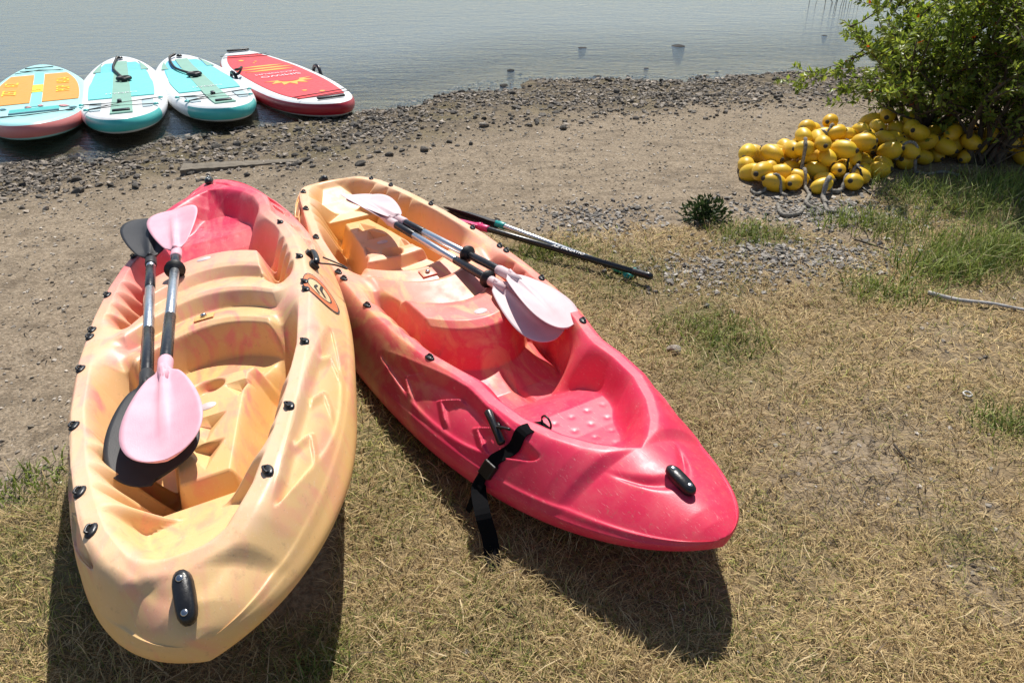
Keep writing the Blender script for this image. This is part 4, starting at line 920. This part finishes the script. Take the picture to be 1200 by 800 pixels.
# ------------------------------------------------------------------ grass
t = NT('grass_blade'); a_ = t.n('Attribute', attribute_name='tint'); t.set(a_.outputs['Color'], .6, 0, .25)
tl = t.n('BsdfTranslucent'); t.l(a_.outputs['Color'], tl.inputs[0]); mx = t.n('MixShader'); mx.inputs[0].default_value = .25; t.l(t.b.outputs[0], mx.inputs[1]); t.l(tl.outputs[0], mx.inputs[2]); t.l(mx.outputs[0], t.out.inputs['Surface']); M['grass'] = t.m
def blades(X, Y, H, lean, width, cols, seed, Z=None, curl=.5):
    rs = np.random.RandomState(seed); n = len(X); a = rs.rand(n)*2*math.pi; d = np.stack([np.cos(a), np.sin(a), np.zeros(n)], -1); p = np.stack([-np.sin(a), np.cos(a), np.zeros(n)], -1)
    B = np.stack([X, Y, (T(X, Y) if Z is None else Z)-.002], -1); up = np.array([0,0,1.])[None]
    ca, sa = np.cos(lean)[:, None], np.sin(lean)[:, None]; l2 = np.minimum(lean+curl*rs.uniform(.2, 1.4, n), 1.75); cb, sb = np.cos(l2)[:, None], np.sin(l2)[:, None]
    side = p*rs.normal(0, .25, (n, 1)); H = H[:, None]; Wd = width[:, None]
    M1 = B+(d*sa+up*ca+side)*H*.5; M2 = M1+(d*sb+up*cb+side*2)*H*.5; M2[:, 2] = np.maximum(M2[:, 2], B[:, 2]+.003)
    V = np.stack([B-p*Wd*.5, B+p*Wd*.5, M1+p*Wd*.45, M1-p*Wd*.45, M2], 1).reshape(-1, 3)
    o_ = np.arange(n)[:, None]*5; F = np.concatenate([o_+np.array([[0,1,2]]), o_+np.array([[0,2,3]]), o_+np.array([[3,2,4]])]); return V, F, np.repeat(cols, 5, 0)
def under_kayak(X, Y):
    r = np.zeros(len(X), bool)
    for ps in (KPOSE_L, KPOSE_R):
        P = np.stack([X, Y, np.zeros_like(X)], -1)-ps['loc']; q = P@ps['R']; r |= (np.abs(q[:, 0]) < 1.0)&(np.abs(q[:, 1]) < kw(q[:, 0])-.16)
    return r
def sample(n, seed):
    rs = np.random.RandomState(seed); v = rs.rand(n); Y = .5+5.25*v**1.65; X = (rs.rand(n)*2-1)*(.35+.83*(Y+.45)); return X, Y, rs
# dry lawn
X, Y, rs = sample(420000, 1); g = grassmask(X, Y); gr = greenmask(X, Y); den = -.15+1.35*vnoise(X, Y, 4.5, 91, 3)+.5*vnoise(X, Y, 17, 92, 2)
k_ = (rs.rand(len(X)) < np.clip(g*den*(1-.45*gr), 0, 1))&~under_kayak(X, Y); X, Y, gr = X[k_], Y[k_], gr[k_]; n = len(X); print('dry', n)
tone = vnoise(X, Y, 1.6, 95, 3)[:, None]; r_ = rs.rand(n, 1); col = (np.array([[.32, .21, .085]])*(1-r_)+np.array([[.82, .63, .32]])*r_)*(.6+.75*tone); gg = (rs.rand(n) < .10+.35*gr); col[gg] = col[gg]*np.array([.58, .76, .40])
br = rs.rand(n) < .12; col[br] *= np.array([.5, .44, .42])
sc_ = (.55+.45*np.clip(Y/3, 0, 1))
V, F, C_ = blades(X, Y, rs.uniform(.02, .07, n), rs.uniform(.55, 1.5, n), rs.uniform(.0013, .0034, n)*(.8+.35*np.clip(Y-1.5, 0, 3)), col, 2)
tag(link('dry_grass', mesh_np('dry_grass', V, F, False, C_), M['grass']), 'short sun-bleached dry lawn grass around the kayaks', 'grass', None, 'stuff')
# long loose straws and dead leaf scraps over the lawn
X, Y, rs = sample(3400, 13); g = grassmask(X, Y); k_ = (rs.rand(len(X)) < g*.9+.06)&~under_kayak(X, Y)&(shored(X, Y) > 1.2); X, Y = X[k_], Y[k_]; n = len(X); r_ = rs.rand(n, 1)
col = np.array([[.40, .29, .14]])*(1-r_)+np.array([[.72, .58, .34]])*r_; dk = rs.rand(n) < .3; col[dk] = np.array([.10, .07, .045])*rs.uniform(.6, 1.6, (dk.sum(), 1))
V, F, C_ = blades(X, Y, rs.uniform(.035, .10, n), rs.uniform(1.2, 1.55, n), rs.uniform(.0014, .0034, n), col, 14, T(X, Y)+rs.uniform(.004, .022, n), .25)
tag(link('straw_litter', mesh_np('straw_litter', V, F, False, C_), M['grass']), 'loose pale straws and dark dead stems strewn over the lawn', 'straw', None, 'stuff')
X = []; Y = []
for px, py, sd_, nn_ in ((1010, 545, .17, 230), (1060, 480, .14, 130), (960, 600, .15, 90), (1150, 690, .10, 80), (1120, 400, .18, 120)): c = onground(px, py); X += list(RS.normal(c[0], sd_, nn_)); Y += list(RS.normal(c[1], sd_, nn_))
X = np.array(X); Y = np.array(Y); n = len(X); rs = np.random.RandomState(25); col = np.array([[.07, .05, .03]])*rs.uniform(.5, 2.5, (n, 1)); V, F, C_ = blades(X, Y, rs.uniform(.02, .075, n), rs.uniform(1.3, 1.55, n), rs.uniform(.0018, .004, n), col, 26, T(X, Y)+.006, .15)
tag(link('twig_litter', mesh_np('twig_litter', V, F, False, C_), M['grass']), 'dark broken stems on the bare soil of the lawn', 'twigs', None, 'stuff')
N = 9000; X = RS.uniform(-4.6, 5, N); Y = RS.uniform(1.5, 8, N); gm = grassmask(X, Y); dd = shored(X, Y); wr = sm(.5, .66, vnoise(X, Y*2.2, 1.5, 131, 4)); k_ = (dd > .3)&(RS.rand(N) < (1-gm)*(.12+.9*wr)); X, Y = X[k_], Y[k_]; n = len(X); rs = np.random.RandomState(15)
col = np.array([[.06, .045, .03]])*rs.uniform(.6, 2.2, (n, 1)); V, F, C_ = blades(X, Y, rs.uniform(.012, .05, n), rs.uniform(1.25, 1.55, n), rs.uniform(.003, .007, n), col, 16, T(X, Y)+.004, .2)
tag(link('shore_debris', mesh_np('shore_debris', V, F, False, C_), M['grass']), 'dark plant scraps and bark bits washed up on the sand', 'debris', None, 'stuff')
# green grass
X, Y, rs = sample(200000, 3); g = grassmask(X, Y); gr = greenmask(X, Y); k_ = (rs.rand(len(X)) < gr*g*.75)&~under_kayak(X, Y); X, Y, gr = X[k_], Y[k_], gr[k_]; n = len(X); print('green', n)
r_ = rs.rand(n, 1); col = np.array([[.065, .10, .022]])*(1-r_)+np.array([[.26, .30, .07]])*r_; dr = rs.rand(n) < .25; col[dr] = np.array([.36, .29, .13])*rs.uniform(.7, 1.2, (dr.sum(), 1))
V, F, C_ = blades(X, Y, rs.uniform(.02, .07, n)*(.7+.5*gr), rs.uniform(.1, 1.1, n), rs.uniform(.0014, .003, n)*(.8+.3*np.clip(Y-1.5, 0, 3)), col, 4)
tag(link('green_grass', mesh_np('green_grass', V, F, False, C_), M['grass']), 'patches of short green grass in the dry lawn', 'grass', None, 'stuff')
def tuft(px, py, n, h, spread, label, seed, dark=1., group='green grass tufts'):
    rs = np.random.RandomState(seed); c = onground(px, py); X = np.clip(rs.normal(0, spread, n), -1.7*spread, 1.7*spread); Y = np.clip(rs.normal(0, spread*.7, n), -1.2*spread, 1.2*spread); Z = T(X+c[0], Y+c[1])-c[2]
    r_ = rs.rand(n, 1); col = (np.array([[.08, .13, .022]])*(1-r_)+np.array([[.34, .40, .09]])*r_)*dark; dr = rs.rand(n) < .12; col[dr] = (.42, .36, .19)
    V, F, C_ = blades(X, Y, rs.uniform(.4, 1.1, n)*h, np.abs(rs.normal(.25, .35, n)), rs.uniform(.003, .006, n), col, seed+1, Z, .7)
    o = link('grass_tuft', mesh_np('grass_tuft', V, F, False, C_), M['grass']); o.location = c; return tag(o, label, 'grass tuft', group)
for i, (px, py, n, h, sp_, lb) in enumerate([(1105,318,520,.17,.13,'tall green grass tuft above the bleached stick'),(1165,300,600,.22,.16,'tallest green grass tuft, right beside the gravel under the shrub'),(1050,345,330,.10,.12,'low green grass tuft at the end of the bleached stick'),
    (1040,268,300,.11,.13,'green grass tuft between the gravel patch and the float heap'),(1120,245,520,.16,.2,'wide green grass tuft under the leaning shrub trunk'),(1180,225,500,.18,.2,'green grass tuft against the foot of the shrubs'),(990,262,180,.10,.10,'thin green grass tuft in front of the rope end'),
    (1060,222,260,.12,.12,'green grass tuft growing at the shrub side of the floats'),(880,275,420,.07,.13,'low spreading green tuft beyond the gravel patch'),(1170,500,150,.07,.06,'small dark green tuft on the dry lawn below the plastic ring'),(385,792,90,.05,.04,'small green tuft at the foot of the yellow kayak bow'),(40,585,160,.06,.07,'dark green tuft on sandy ground beside the yellow kayak'),(835,395,330,.07,.13,'green tuft around the pale stone'),(640,296,300,.06,.08,'green tuft under the long black paddle')]):
    tuft(px, py, n, h, sp_, lb, 200+i)
# dark leafy weed
rs = np.random.RandomState(77); c = onground(825, 258); n = 700; d = rs.normal(0, 1, (n, 3)); d[:, 2] = np.abs(d[:, 2])*1.1; d /= np.linalg.norm(d, axis=1, keepdims=True); C = d*rs.rand(n, 1)**.6*np.array([.13, .10, .13])
ld = d+rs.normal(0, .4, (n, 3)); ld /= np.linalg.norm(ld, axis=1, keepdims=True); wv = np.cross(ld, rs.normal(0, 1, (n, 3))); wv /= np.linalg.norm(wv, axis=1, keepdims=True); Ls = rs.uniform(.02, .04, (n, 1)); V = np.stack([C, C+ld*Ls*.5+wv*Ls*.2, C+ld*Ls, C+ld*Ls*.5-wv*Ls*.2], 1).reshape(-1, 3)
wd = empty('weed', c, None, 'small dark green bushy weed on sand near the float heap', 'weed'); cr = link('foliage', mesh_np('foliage', V, np.arange(n*4).reshape(n, 4), False, np.repeat(np.array([[.035, .06, .018]])*rs.uniform(.6, 1.6, (n, 1)), 4, 0)), M['grass'], wd)
b = MB(); [b.tube([(0,0,-.01), tuple(q*.5), tuple(q)], [.004,.003,.0015], 5) for q in C[:14]]; b.build('stem', M['twig'], wd)

# reeds standing in the lake
rs = np.random.RandomState(5); b = MB(); c = at(985, 10, ZW)
for i in range(16):
    x, y = rs.normal(0, .22), rs.normal(0, .18); h = rs.uniform(.15, .4); b.tube([(x, y, -.2), (x+rs.normal(0, .03), y, h*.5), (x+rs.normal(0, .08), y+rs.normal(0, .05), h)], [.005, .004, .002], 5)
rd = b.build('reeds', M['twig']); rd.location = c; tag(rd, 'sparse dark reed stalks standing in the lake behind the shrub', 'reeds', None, 'stuff')
